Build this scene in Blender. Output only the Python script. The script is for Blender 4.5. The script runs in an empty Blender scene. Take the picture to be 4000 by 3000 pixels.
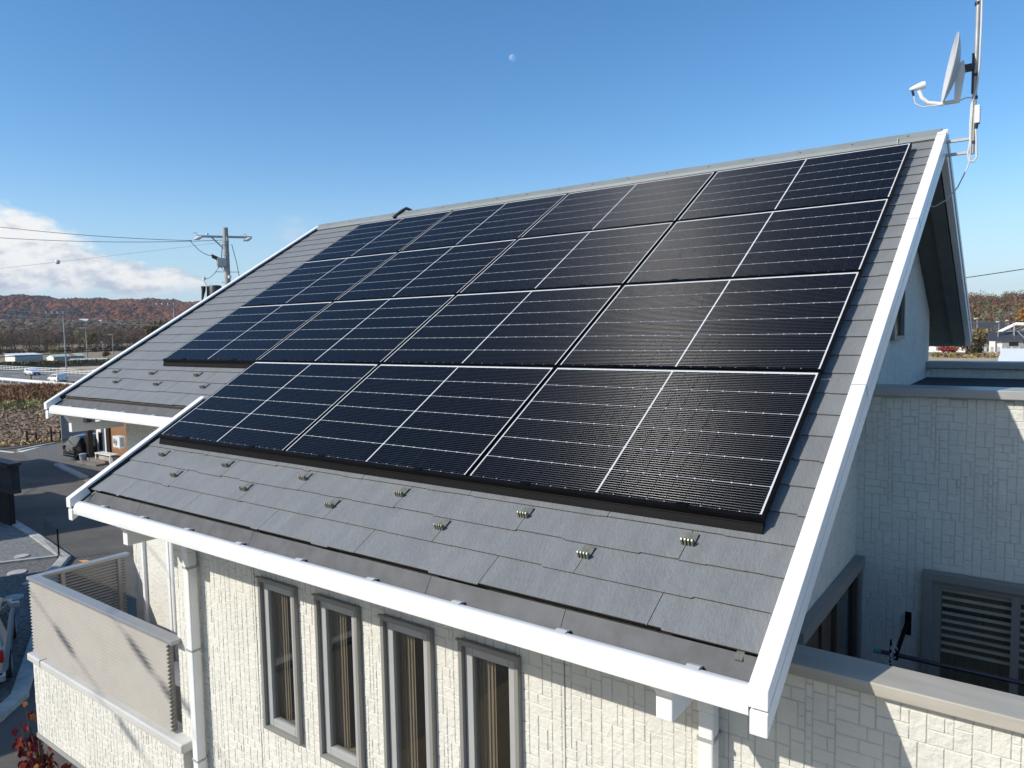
import bpy, math, random
import numpy as np
from mathutils import Vector, Matrix
R = math.radians
random.seed(7); rng = np.random.default_rng(7)
SC = bpy.context.scene
COL = SC.collection
# ------------------------------------------------------------------ camera, sky, sun, exposure
CAM = Vector((7.94775, -7.21922, -1.53976))
cd = bpy.data.cameras.new('camera'); cam = bpy.data.objects.new('camera', cd); COL.objects.link(cam)
cd.sensor_fit = 'HORIZONTAL'; cd.sensor_width = 36; cd.lens = 2851.69 / 4000 * 36
cd.clip_start = 0.1; cd.clip_end = 20000
cam.location = CAM; cam.rotation_euler = (1.49609901, 0.01867367, 0.6348383)
SC.camera = cam
SUN = Vector((-0.415, -0.718, 0.559)).normalized()
sd = bpy.data.lights.new('sun', 'SUN'); sd.energy = 4.4; sd.angle = R(0.53); sd.color = (1.0, 0.955, 0.885)
so = bpy.data.objects.new('sun', sd); COL.objects.link(so)
so.rotation_euler = SUN.to_track_quat('Z', 'Y').to_euler()
SC.view_settings.view_transform = 'Standard'; SC.view_settings.look = 'None'
SC.view_settings.exposure = 0.1; SC.view_settings.gamma = 1.0
SC.cycles.max_bounces = 8; SC.cycles.transparent_max_bounces = 16


class X:
    """tiny expression wrapper that writes ShaderNodeMath nodes"""
    def __init__(s, nt, v): s.nt, s.v = nt, v
    def _op(s, op, *a, clamp=False):
        n = s.nt.nodes.new('ShaderNodeMath'); n.operation = op; n.use_clamp = clamp
        for i, q in enumerate((s,) + a):
            q = q.v if isinstance(q, X) else q
            if isinstance(q, (int, float)): n.inputs[i].default_value = q
            else: s.nt.links.new(q, n.inputs[i])
        return X(s.nt, n.outputs[0])
    def __add__(s, o): return s._op('ADD', o)
    __radd__ = __add__
    def __sub__(s, o): return s._op('SUBTRACT', o)
    def __rsub__(s, o): return X(s.nt, o)._op('SUBTRACT', s)
    def __mul__(s, o): return s._op('MULTIPLY', o)
    __rmul__ = __mul__
    def __truediv__(s, o): return s._op('DIVIDE', o)
    def abs(s): return s._op('ABSOLUTE')
    def fract(s): return s._op('FRACT')
    def lt(s, o): return s._op('LESS_THAN', o)
    def gt(s, o): return s._op('GREATER_THAN', o)
    def mn(s, o): return s._op('MINIMUM', o)
    def mx(s, o): return s._op('MAXIMUM', o)
    def sstep(s, a, b):
        n = s.nt.nodes.new('ShaderNodeMapRange'); n.interpolation_type = 'SMOOTHSTEP'
        s.nt.links.new(s.v, n.inputs[0])
        for i, q in ((1, a), (2, b)):
            q = q.v if isinstance(q, X) else q
            if isinstance(q, (int, float)): n.inputs[i].default_value = q
            else: s.nt.links.new(q, n.inputs[i])
        return X(s.nt, n.outputs[0])


def mixc(nt, f, a, b):
    n = nt.nodes.new('ShaderNodeMix'); n.data_type = 'RGBA'
    for sock, q in ((n.inputs[0], f), (n.inputs[6], a), (n.inputs[7], b)):
        q = q.v if isinstance(q, X) else q
        if isinstance(q, (int, float)): sock.default_value = q
        elif isinstance(q, (tuple, list)): sock.default_value = tuple(q)[:3] + (1,)
        else: nt.links.new(q, sock)
    return n.outputs[2]


def noise(nt, vec, scale, detail=4, rough=0.55, dims='3D'):
    n = nt.nodes.new('ShaderNodeTexNoise'); n.noise_dimensions = dims
    n.inputs['Scale'].default_value = scale; n.inputs['Detail'].default_value = detail
    n.inputs['Roughness'].default_value = rough
    if vec is not None: nt.links.new(vec, n.inputs['Vector'])
    return X(nt, n.outputs['Fac'])


def combine(nt, a, b, c):
    n = nt.nodes.new('ShaderNodeCombineXYZ')
    for i, q in enumerate((a, b, c)):
        q = q.v if isinstance(q, X) else q
        if isinstance(q, (int, float)): n.inputs[i].default_value = q
        else: nt.links.new(q, n.inputs[i])
    return n.outputs[0]


def mapping(nt, vec, scale):
    n = nt.nodes.new('ShaderNodeMapping'); n.inputs['Scale'].default_value = scale
    nt.links.new(vec, n.inputs['Vector']); return n.outputs[0]


def make_world():
    w = bpy.data.worlds.new('World'); SC.world = w; w.use_nodes = True
    nt = w.node_tree; nt.nodes.clear()
    out = nt.nodes.new('ShaderNodeOutputWorld'); bg = nt.nodes.new('ShaderNodeBackground')
    sky = nt.nodes.new('ShaderNodeTexSky'); sky.sky_type = 'NISHITA'; sky.sun_disc = False
    sky.sun_elevation = math.asin(SUN.z); sky.sun_rotation = math.atan2(SUN.x, SUN.y) % (2 * math.pi)
    sky.altitude = 500; sky.air_density = 1.0; sky.dust_density = 0.35; sky.ozone_density = 1.9
    tc = nt.nodes.new('ShaderNodeTexCoord'); sp = nt.nodes.new('ShaderNodeSeparateXYZ')
    nt.links.new(tc.outputs['Generated'], sp.inputs[0])
    x, y, z = (X(nt, sp.outputs[i]) for i in range(3))
    az = (x * -1)._op('ARCTAN2', y) * 57.2958          # degrees to the left of +y
    el = z._op('ARCSINE') * 57.2958
    p = combine(nt, az * 0.21, el * 0.36, 0.0)
    n1 = noise(nt, p, 1.0, 8, 0.6); n2 = noise(nt, combine(nt, az * 0.21 + 0.06, el * 0.36 - 0.16, 0.0), 1.0, 7, 0.58)
    # the big cumulus bank: flat base, top falling to the right
    right = (az + (n1 - 0.5) * 5.0).sstep(57.6, 59.6)
    top = (az - 58.0) * 0.40 + 3.1 + (n1 - 0.5) * 6.0
    bot = (n1 - 0.5) * 3.0 + 3.0
    m = (top - el).sstep(-0.3, 0.9) * (el - bot).sstep(-0.4, 0.4) * right
    # low broken band of far cloud all round
    nb = noise(nt, combine(nt, az * 0.22 + 4.0, el * 1.1, 3.0), 1.0, 6, 0.6)
    band = nb.sstep(0.47, 0.66) * el.sstep(0.2, 1.0) * (1 - el.sstep(2.2, 4.3)) * 0.75
    # a faint wisp over the left ridge end
    nw = noise(nt, combine(nt, az * 0.5, el * 0.9, 9.0), 1.0, 6, 0.62)
    d = ((az - 52.3) / 2.4)
    d2 = ((el - 7.6) / 1.3)
    wisp = (1 - (d * d + d2 * d2).sstep(0.0, 1.0)) * nw.sstep(0.38, 0.70) * 0.45
    shade = (n1 - n2 + (el - 4.3) * 0.036 + 0.02).sstep(-0.11, 0.11)
    ccol = mixc(nt, shade, (0.48, 0.55, 0.66), (0.90, 0.905, 0.90))
    sc = nt.nodes.new('ShaderNodeVectorMath'); sc.operation = 'SCALE'; sc.inputs[3].default_value = 0.15
    nt.links.new(sky.outputs[0], sc.inputs[0])
    hue = nt.nodes.new('ShaderNodeHueSaturation'); hue.inputs['Saturation'].default_value = 1.30; hue.inputs['Value'].default_value = 1.06
    nt.links.new(sc.outputs[0], hue.inputs['Color'])
    low = mixc(nt, (1 - el.sstep(-1.0, 13.0)) * 0.75, hue.outputs[0], (0.40, 0.575, 0.765))
    c1 = mixc(nt, band, low, (0.70, 0.76, 0.83))
    c2 = mixc(nt, wisp, c1, (0.62, 0.70, 0.82))
    c3 = mixc(nt, m, c2, ccol)
    nt.links.new(c3, bg.inputs[0]); bg.inputs[1].default_value = 1.0
    nt.links.new(bg.outputs[0], out.inputs[0])
make_world()

# ------------------------------------------------------------------ materials
MATS = {}
def mat(name, col, rough=0.6, var=0.12, scale=6.0, bump=0.0, bscale=40.0, metal=0.0, spec=0.5, stretch=(1, 1, 1), col2=None, coat=0.0, attr=None, sheen=0.0, streak=0.0):
    m = bpy.data.materials.new(name); m.use_nodes = True; nt = m.node_tree
    b = nt.nodes['Principled BSDF']
    tc = nt.nodes.new('ShaderNodeTexCoord'); v = mapping(nt, tc.outputs['Object'], stretch)
    n = noise(nt, v, scale, 5, 0.6)
    c2 = col2 if col2 else tuple(c * (1 - var) for c in col)
    c1 = col if col2 else tuple(min(1, c * (1 + var)) for c in col)
    f = n.sstep(0.3, 0.7)
    c = mixc(nt, f, c2, c1)
    if streak:
        sn = noise(nt, mapping(nt, tc.outputs['Object'], (2.6, 2.6, 0.22)), 2.0, 6, 0.65); sn2 = noise(nt, tc.outputs['Object'], 1.1, 4)
        c = mixc(nt, sn.sstep(0.46, 0.74) * sn2.sstep(0.35, 0.7) * streak, c, (0.30, 0.28, 0.235))
    if attr:
        at = nt.nodes.new('ShaderNodeAttribute'); at.attribute_name = attr
        mx = nt.nodes.new('ShaderNodeMix'); mx.data_type = 'RGBA'; mx.blend_type = 'MULTIPLY'; mx.inputs[0].default_value = 1
        nt.links.new(at.outputs['Color'], mx.inputs[6]); nt.links.new(c, mx.inputs[7]); c = mx.outputs[2]
    nt.links.new(c, b.inputs['Base Color'])
    b.inputs['Roughness'].default_value = rough; b.inputs['Metallic'].default_value = metal
    b.inputs['Specular IOR Level'].default_value = spec; b.inputs['Coat Weight'].default_value = coat
    b.inputs['Coat Roughness'].default_value = 0.05
    b.inputs['Sheen Weight'].default_value = sheen; b.inputs['Sheen Roughness'].default_value = 0.4
    if bump:
        bn = noise(nt, v, bscale, 6, 0.6); bp = nt.nodes.new('ShaderNodeBump'); bp.inputs['Strength'].default_value = bump
        bp.inputs['Distance'].default_value = 0.02
        nt.links.new(bn.v, bp.inputs['Height']); nt.links.new(bp.outputs[0], b.inputs['Normal'])
    MATS[name] = m
    return m

mat('white_metal', (0.80, 0.80, 0.79), 0.38, 0.03, 2.5)
mat('white_plastic', (0.78, 0.78, 0.76), 0.35, 0.04, 3)
mat('siding', (0.67, 0.65, 0.58), 0.8, 0.05, 3.0, 0.6, 26, streak=0.14)
mat('siding_joint', (0.47, 0.46, 0.42), 0.9, 0.1)
mat('slate', (0.178, 0.184, 0.184), 0.62, 0.09, 9.0, 0.42, 80, stretch=(1, 0.35, 0.35), sheen=0.35)
mat('slate_edge', (0.085, 0.076, 0.064), 0.9, 0.2, 30)
mat('fascia', (0.050, 0.053, 0.058), 0.6, 0.28, 9.0, 0.05, 30)
mat('ridge_metal', (0.21, 0.235, 0.235), 0.5, 0.08, 3, spec=0.3)
mat('soffit', (0.155, 0.165, 0.16), 0.8, 0.08, 4)
mat('frame_grey', (0.235, 0.23, 0.213), 0.45, 0.05, 5)
mat('sash_grey', (0.37, 0.37, 0.36), 0.4, 0.04, 5)
mat('lining_wood', (0.46, 0.34, 0.23), 0.5, 0.25, 5, stretch=(12, 12, 0.6))
mat('wood_brown', (0.085, 0.062, 0.045), 0.5, 0.3, 5, stretch=(12, 12, 0.6))
mat('curtain_brown', (0.34, 0.26, 0.18), 0.85, 0.25, 8, stretch=(14, 14, 0.4))
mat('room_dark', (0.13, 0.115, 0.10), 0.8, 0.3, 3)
mat('blind', (0.82, 0.74, 0.64), 0.7, 0.1, 9)
mat('curtain', (0.14, 0.13, 0.11), 0.9, 0.3, 4, stretch=(25, 25, 0.3))
mat('cap_beige', (0.40, 0.375, 0.315), 0.5, 0.10, 3, stretch=(0.5, 3, 6), streak=0.3)
mat('cap_grey', (0.36, 0.355, 0.335), 0.4, 0.06, 3)
mat('louver_beige', (0.37, 0.345, 0.305), 0.5, 0.04, 4)
mat('rail_silver', (0.34, 0.35, 0.36), 0.4, 0.05, 4, metal=0.4)
mat('cap_light', (0.56, 0.555, 0.53), 0.4, 0.05, 3)
mat('black_metal', (0.0035, 0.0035, 0.004), 0.45, 0.2, 4, spec=0.08)
mat('guard_steel', (0.22, 0.22, 0.172), 0.4, 0.2, 25, metal=0.4)
mat('roof_felt', (0.03, 0.032, 0.035), 0.9, 0.2, 3)
mat('galv', (0.40, 0.40, 0.385), 0.5, 0.12, 9, metal=0.35)
mat('blue_black', (0.012, 0.016, 0.05), 0.45, 0.2, 6)
mat('cable_grey', (0.62, 0.62, 0.60), 0.5, 0.05)
mat('cable_black', (0.015, 0.015, 0.017), 0.6, 0.1)
mat('dish_grey', (0.55, 0.56, 0.575), 0.45, 0.05, 5)
mat('concrete', (0.36, 0.355, 0.34), 0.85, 0.18, 4, 0.2, 30)
mat('kerb_concrete', (0.42, 0.41, 0.37), 0.9, 0.18, 3, 0.2, 30)
mat('asphalt', (0.108, 0.096, 0.080), 0.9, 0.22, 0.5, 0.3, 60)
mat('main_asphalt', (0.17, 0.165, 0.155), 0.9, 0.15, 0.2, 0.1, 30)
mat('gravel', (0.135, 0.13, 0.12), 0.95, 0.45, 9, 0.8, 14)
mat('paver', (0.19, 0.19, 0.18), 0.9, 0.3, 8, 0.6, 20)
mat('road_paint', (0.72, 0.71, 0.66), 0.7, 0.15, 3)
mat('orange_paint', (0.75, 0.32, 0.06), 0.7, 0.1, 3)
mat('field_soil', (0.20, 0.135, 0.085), 0.95, 0.5, 0.9, col2=(0.30, 0.215, 0.135))
mat('dry_grass', (0.26, 0.15, 0.075), 0.95, 0.5, 0.4, col2=(0.21, 0.115, 0.06))
mat('green_grass', (0.24, 0.235, 0.09), 0.95, 0.5, 0.6, col2=(0.28, 0.20, 0.09))
mat('bare_soil', (0.40, 0.32, 0.22), 0.95, 0.2, 0.15)
mat('ground', (0.26, 0.20, 0.125), 0.95, 0.4, 0.02, col2=(0.19, 0.165, 0.09))
mat('tree_bark', (0.055, 0.042, 0.034), 0.9, 0.3, 6)
mat('leaf', (1.0, 1.0, 1.0), 0.75, 0.25, 1.2, attr='tint', spec=0.2)
mat('forest_leaf', (1.0, 1.0, 1.0), 0.9, 0.55, 0.35, attr='tint', spec=0.1)
mat('hill_soil', (0.12, 0.075, 0.05), 0.95, 0.4, 0.02)
mat('car_white', (0.80, 0.80, 0.79), 0.25, 0.02, 1, coat=0.6)
mat('car_black', (0.006, 0.010, 0.010), 0.2, 0.1, 1, coat=0.8)
mat('car_silver', (0.42, 0.43, 0.43), 0.3, 0.03, 1, metal=0.6, coat=0.6)
mat('car_glass', (0.012, 0.016, 0.016), 0.06, 0.1, 1)
mat('tyre', (0.02, 0.02, 0.02), 0.8, 0.1)
mat('rim', (0.45, 0.45, 0.45), 0.3, 0.05, metal=0.7)
mat('lamp_shaded', (0.05, 0.006, 0.008), 0.15, 0.1)  # tail lamp red darkened to paint the shade on the black car
mat('lamp_red', (0.38, 0.012, 0.012), 0.15, 0.1)
mat('lamp_clear', (0.65, 0.66, 0.68), 0.1, 0.05)
mat('steel_white', (0.76, 0.78, 0.82), 0.35, 0.04, 2)
mat('shed_wall_shaded', (0.30, 0.345, 0.38), 0.6, 0.06, 1)  # white shed wall with the shade of its unlit sides put into the colour
mat('shed_wall_white', (0.74, 0.76, 0.70), 0.6, 0.05, 1)
mat('shed_roof', (0.80, 0.83, 0.82), 0.4, 0.04, 1)
mat('shed_roof_green', (0.50, 0.54, 0.40), 0.5, 0.08, 1)
mat('rust', (0.28, 0.075, 0.04), 0.8, 0.3, 2)
mat('brown_steel', (0.022, 0.014, 0.012), 0.5, 0.2, 3)
mat('brown_wall', (0.27, 0.135, 0.06), 0.7, 0.1, 2)
mat('house_white', (0.74, 0.73, 0.70), 0.7, 0.04, 2)
mat('fence_grey', (0.20, 0.215, 0.235), 0.7, 0.2, 3, stretch=(1, 1, 9))
mat('tile_dark', (0.045, 0.048, 0.055), 0.45, 0.25, 5, 0.2, 20)
mat('tile_brown', (0.03, 0.019, 0.017), 0.6, 0.25, 5, 0.2, 20)
mat('brick_brown', (0.022, 0.016, 0.015), 0.9, 0.3, 6)
mat('retain_wall', (0.15, 0.145, 0.135), 0.9, 0.35, 0.8)
mat('bucket_blue', (0.30, 0.34, 0.38), 0.5, 0.05)
mat('porch_tile', (0.20, 0.165, 0.14), 0.8, 0.15, 4)
mat('teal_plastic', (0.03, 0.28, 0.26), 0.4, 0.1)
mat('pole_dark', (0.05, 0.055, 0.075), 0.3, 0.1, metal=0.5)
mat('sheet_roof_white', (0.62, 0.66, 0.70), 0.4, 0.03, 1)
mat('insulator', (0.78, 0.77, 0.73), 0.3, 0.05)
mat('transformer', (0.028, 0.038, 0.042), 0.5, 0.15)
mat('block_wall', (0.40, 0.355, 0.30), 0.9, 0.2, 1.5)

def glass_mat():
    m = bpy.data.materials.new('window_glass'); m.use_nodes = True; nt = m.node_tree; nt.nodes.clear()
    o = nt.nodes.new('ShaderNodeOutputMaterial'); mx = nt.nodes.new('ShaderNodeMixShader')
    t = nt.nodes.new('ShaderNodeBsdfTransparent'); t.inputs[0].default_value = (0.86, 0.88, 0.87, 1)
    g = nt.nodes.new('ShaderNodeBsdfGlossy'); g.inputs['Roughness'].default_value = 0.02
    f = nt.nodes.new('ShaderNodeLayerWeight'); q = X(nt, f.outputs['Facing']); q2 = q * q
    nt.links.new((q2 * q2 * q * 0.9 + 0.085).v, mx.inputs[0])
    nt.links.new(t.outputs[0], mx.inputs[1]); nt.links.new(g.outputs[0], mx.inputs[2])
    nt.links.new(mx.outputs[0], o.inputs[0]); MATS['window_glass'] = m
glass_mat()

TH = 0.54171302; CT, ST = math.cos(TH), math.sin(TH)      # roof pitch
PW, PH = 1.736, 1.16293                                    # panel pitch
NRM = Vector((0, -ST, CT)); VDN = Vector((0, -CT, -ST)); VUP = -VDN
def rp(u, v, o): return Vector((u, 0, 0)) + VDN * v + NRM * o

def panel_mat():
    m = bpy.data.materials.new('solar_cells'); m.use_nodes = True; nt = m.node_tree; nt.nodes.clear()
    out = nt.nodes.new('ShaderNodeOutputMaterial')
    tc = nt.nodes.new('ShaderNodeTexCoord'); sp = nt.nodes.new('ShaderNodeSeparateXYZ')
    nt.links.new(tc.outputs['Object'], sp.inputs[0])
    x, y = X(nt, sp.outputs[0]), X(nt, sp.outputs[1])
    t = x.abs() - 0.0052; yt = 0.5475 - y
    CP, RP = 0.0929, 0.18505
    border = t.lt(0).mx(t.gt(0.8362)).mx(yt.lt(0)).mx(yt.gt(RP * 6 + 0.0005))
    fr = (yt / RP).fract() * RP; dr = fr.mn(RP - fr)
    fc = (t / CP).fract() * CP; dc = fc.mn(CP - fc)
    line = dr.lt(0.0015)
    gap = dc.lt(0.0007)
    tick = (dr + dc).lt(0.0062)
    fb = ((fr / 0.016823) + 0.5).fract(); db = (fb - 0.5).abs() * 0.016823
    wire = db.lt(0.00055) * dc.gt(0.0022)
    fing = ((t / 0.0045).fract() - 0.5).abs().lt(0.035)
    white = border.mx(line).mx(tick)
    wn = noise(nt, tc.outputs['Object'], 3.0, 3)
    cell = mixc(nt, wn, (0.0016, 0.0019, 0.0034), (0.0022, 0.0026, 0.0048))
    c1 = mixc(nt, gap * 0.10, cell, (0.6, 0.6, 0.6))
    c2 = mixc(nt, white, c1, (0.58, 0.59, 0.59))
    b = nt.nodes.new('ShaderNodeBsdfPrincipled'); nt.links.new(c2, b.inputs['Base Color'])
    b.inputs['Roughness'].default_value = 0.5; b.inputs['Specular IOR Level'].default_value = 0.04
    b.inputs['Coat Weight'].default_value = 0.36; b.inputs['Coat Roughness'].default_value = 0.03; b.inputs['Coat IOR'].default_value = 1.30
    g = nt.nodes.new('ShaderNodeBsdfAnisotropic'); g.distribution = 'GGX'
    g.inputs['Color'].default_value = (0.80, 0.79, 0.77, 1); g.inputs['Roughness'].default_value = 0.40; g.inputs['Anisotropy'].default_value = 0.72
    nt.links.new(combine(nt, 1.0, 0.0, 0.0), g.inputs['Tangent'])
    mx = nt.nodes.new('ShaderNodeMixShader')
    fac = (wire * 0.34 + 0.001) * (1 - white)
    nt.links.new(fac.v, mx.inputs[0])
    nt.links.new(b.outputs[0], mx.inputs[1]); nt.links.new(g.outputs[0], mx.inputs[2]); nt.links.new(mx.outputs[0], out.inputs[0])
    MATS['solar_cells'] = m
panel_mat()

# ------------------------------------------------------------------ mesh helpers
class MB:
    def __init__(s): s.v, s.f, s.m = [], [], []
    def poly(s, pts, m=0):
        i = len(s.v); s.v += [tuple(p) for p in pts]; s.f.append(tuple(range(i, i + len(pts)))); s.m.append(m); return s
    def hexa(s, p, m=0):          # p: 8 points, bottom ring then top ring (counter-clockwise from outside top)
        i = len(s.v); s.v += [tuple(q) for q in p]
        for f in ((3, 2, 1, 0), (4, 5, 6, 7), (0, 1, 5, 4), (1, 2, 6, 5), (2, 3, 7, 6), (3, 0, 4, 7)):
            s.f.append(tuple(i + k for k in f)); s.m.append(m)
        return s
    def box(s, x0, x1, y0, y1, z0, z1, m=0):
        return s.hexa([(x0, y0, z0), (x1, y0, z0), (x1, y1, z0), (x0, y1, z0), (x0, y0, z1), (x1, y0, z1), (x1, y1, z1), (x0, y1, z1)], m)
    def obox(s, c, ax, ay, az, m=0):   # oriented box: centre, half-axis vectors
        c, ax, ay, az = map(Vector, (c, ax, ay, az))
        return s.hexa([c - ax - ay - az, c + ax - ay - az, c + ax + ay - az, c - ax + ay - az, c - ax - ay + az, c + ax - ay + az, c + ax + ay + az, c - ax + ay + az], m)
    def bar(s, a, b, w, h=None, up=(0, 0, 1), m=0):
        a, b = Vector(a), Vector(b); d = (b - a); L = d.length; d /= L; h = h or w
        sx = d.cross(Vector(up));
        if sx.length < 1e-4: sx = d.cross(Vector((1, 0, 0)))
        sx.normalize(); u = sx.cross(d)
        return s.obox((a + b) / 2, d * L / 2, sx * -w / 2, u * h / 2, m)
    def prism(s, pts, d, m=0):    # polygon extruded by vector d
        d = Vector(d); n = len(pts); i = len(s.v); P = [Vector(p) for p in pts]
        s.v += [tuple(p) for p in P] + [tuple(p + d) for p in P]
        s.f.append(tuple(i + k for k in reversed(range(n)))); s.m.append(m)
        s.f.append(tuple(i + n + k for k in range(n))); s.m.append(m)
        for k in range(n):
            k2 = (k + 1) % n; s.f.append((i + k, i + k2, i + n + k2, i + n + k)); s.m.append(m)
        return s
    def tube(s, pts, r, n=8, m=0, cap=True):
        P = [Vector(p) for p in pts]; rr = r if isinstance(r, (list, tuple)) else [r] * len(P); i = len(s.v)
        ref = None
        for k, p in enumerate(P):
            d = (P[min(k + 1, len(P) - 1)] - P[max(k - 1, 0)]).normalized()
            if ref is None: ref = d.orthogonal().normalized()
            ref = (ref - d * ref.dot(d)); ref = ref.normalized() if ref.length > 1e-6 else d.orthogonal().normalized()
            b = d.cross(ref)
            for j in range(n):
                a = 2 * math.pi * j / n; s.v.append(tuple(p + (ref * math.cos(a) + b * math.sin(a)) * rr[k]))
        for k in range(len(P) - 1):
            for j in range(n):
                j2 = (j + 1) % n; s.f.append((i + k * n + j, i + k * n + j2, i + (k + 1) * n + j2, i + (k + 1) * n + j)); s.m.append(m)
        if cap:
            s.f.append(tuple(i + j for j in reversed(range(n)))); s.m.append(m)
            e = i + (len(P) - 1) * n; s.f.append(tuple(e + j for j in range(n))); s.m.append(m)
        return s
    def build(s, name, mats, parent=None, smooth=False, bevel=0.0, loc=None):
        if isinstance(mats, str): mats = [mats]
        me = bpy.data.meshes.new(name)
        vs = s.v
        if loc is not None:
            vs = [(a - loc[0], b - loc[1], c - loc[2]) for a, b, c in vs]
        me.from_pydata(vs, [], s.f)
        for q in mats: me.materials.append(MATS[q])
        me.polygons.foreach_set('material_index', s.m)
        if smooth: me.polygons.foreach_set('use_smooth', [True] * len(s.f))
        me.validate(); me.update()
        o = bpy.data.objects.new(name, me); COL.objects.link(o)
        if loc is not None: o.location = loc
        if parent is not None: o.parent = parent
        if bevel:
            b = o.modifiers.new('bevel', 'BEVEL'); b.width = bevel; b.segments = 2; b.limit_method = 'ANGLE'; b.angle_limit = R(40)
        if smooth:
            try:
                me.set_sharp_from_angle(angle=R(40))
            except Exception: pass
        return o

def tag(o, label=None, cat=None, group=None, kind=None):
    if label: o['label'] = label
    if cat: o['category'] = cat
    if group: o['group'] = group
    if kind: o['kind'] = kind
    return o
def empty(name, loc=(0, 0, 0), rot=(0, 0, 0)):
    o = bpy.data.objects.new(name, None); o.empty_display_size = 0.2; COL.objects.link(o); o.location = loc; o.rotation_euler = rot; return o
def copy_tree(o, parent=None):
    c = o.copy(); COL.objects.link(c)
    if parent is not None: c.parent = parent
    for ch in list(o.children): copy_tree(ch, c)
    return c
def npmesh(name, V, F, mats, tint=None, mi=None, parent=None, smooth=False):
    """fast mesh from numpy arrays: F is (n,3) or (n,4); tint per face (n,3)"""
    me = bpy.data.meshes.new(name); n, k = F.shape
    me.vertices.add(len(V)); me.vertices.foreach_set('co', np.ascontiguousarray(V, dtype=np.float32).ravel())
    me.loops.add(n * k); me.loops.foreach_set('vertex_index', np.ascontiguousarray(F, dtype=np.int32).ravel())
    me.polygons.add(n); me.polygons.foreach_set('loop_start', np.arange(0, n * k, k, dtype=np.int32))
    me.polygons.foreach_set('loop_total', np.full(n, k, dtype=np.int32))
    for q in mats: me.materials.append(MATS[q])
    if mi is not None: me.polygons.foreach_set('material_index', np.asarray(mi, dtype=np.int32))
    if smooth: me.polygons.foreach_set('use_smooth', np.ones(n, dtype=bool))
    me.update(calc_edges=True)
    if tint is not None:
        a = me.color_attributes.new('tint', 'FLOAT_COLOR', 'CORNER')
        c = np.ones((n, k, 4), dtype=np.float32); c[:, :, :3] = np.asarray(tint)[:, None, :]
        a.data.foreach_set('color', c.ravel())
    o = bpy.data.objects.new(name, me); COL.objects.link(o)
    if parent is not None: o.parent = parent
    return o

G = -9.0                                                   # street level
# ------------------------------------------------------------------ the house
house = empty('house', (3.0, -1.0, G))
tag(house, 'cream block-clad house with grey slate roof and white bargeboards carrying the solar panels', 'house')
def hp(mb, name, mats, parent=None, **k):                  # build as part of the house (mesh kept at the empty's origin)
    o = mb.build(name, mats, None, **k)
    par = parent if parent is not None else house
    o.parent = par
    o.matrix_parent_inverse = Matrix.Translation(-Vector((3.0, -1.0, G))) if par is house else Matrix.Identity(4)
    return o
# children of children share the same world coordinates: parent chain already cancels the empty's offset

RO = -0.07                                                 # tile plane below the panel glass plane
RIDGE_V = -0.33
YR = -RIDGE_V * CT; ZR = -RIDGE_V * ST
UL_L, UL_V = -1.20, 4.197                                  # upper left part
ML_L, MR, MV = 1.596, 7.10, 5.30                           # main part
def roof_z(y, o=RO):                                       # height of the front slope at y
    p0 = rp(0, 0, o); return p0.z + (y - p0.y) * ST / CT
def back_z(y, o=RO):
    return roof_z(YR, o) - (y - YR) * ST / CT
YRr = YR
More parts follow.
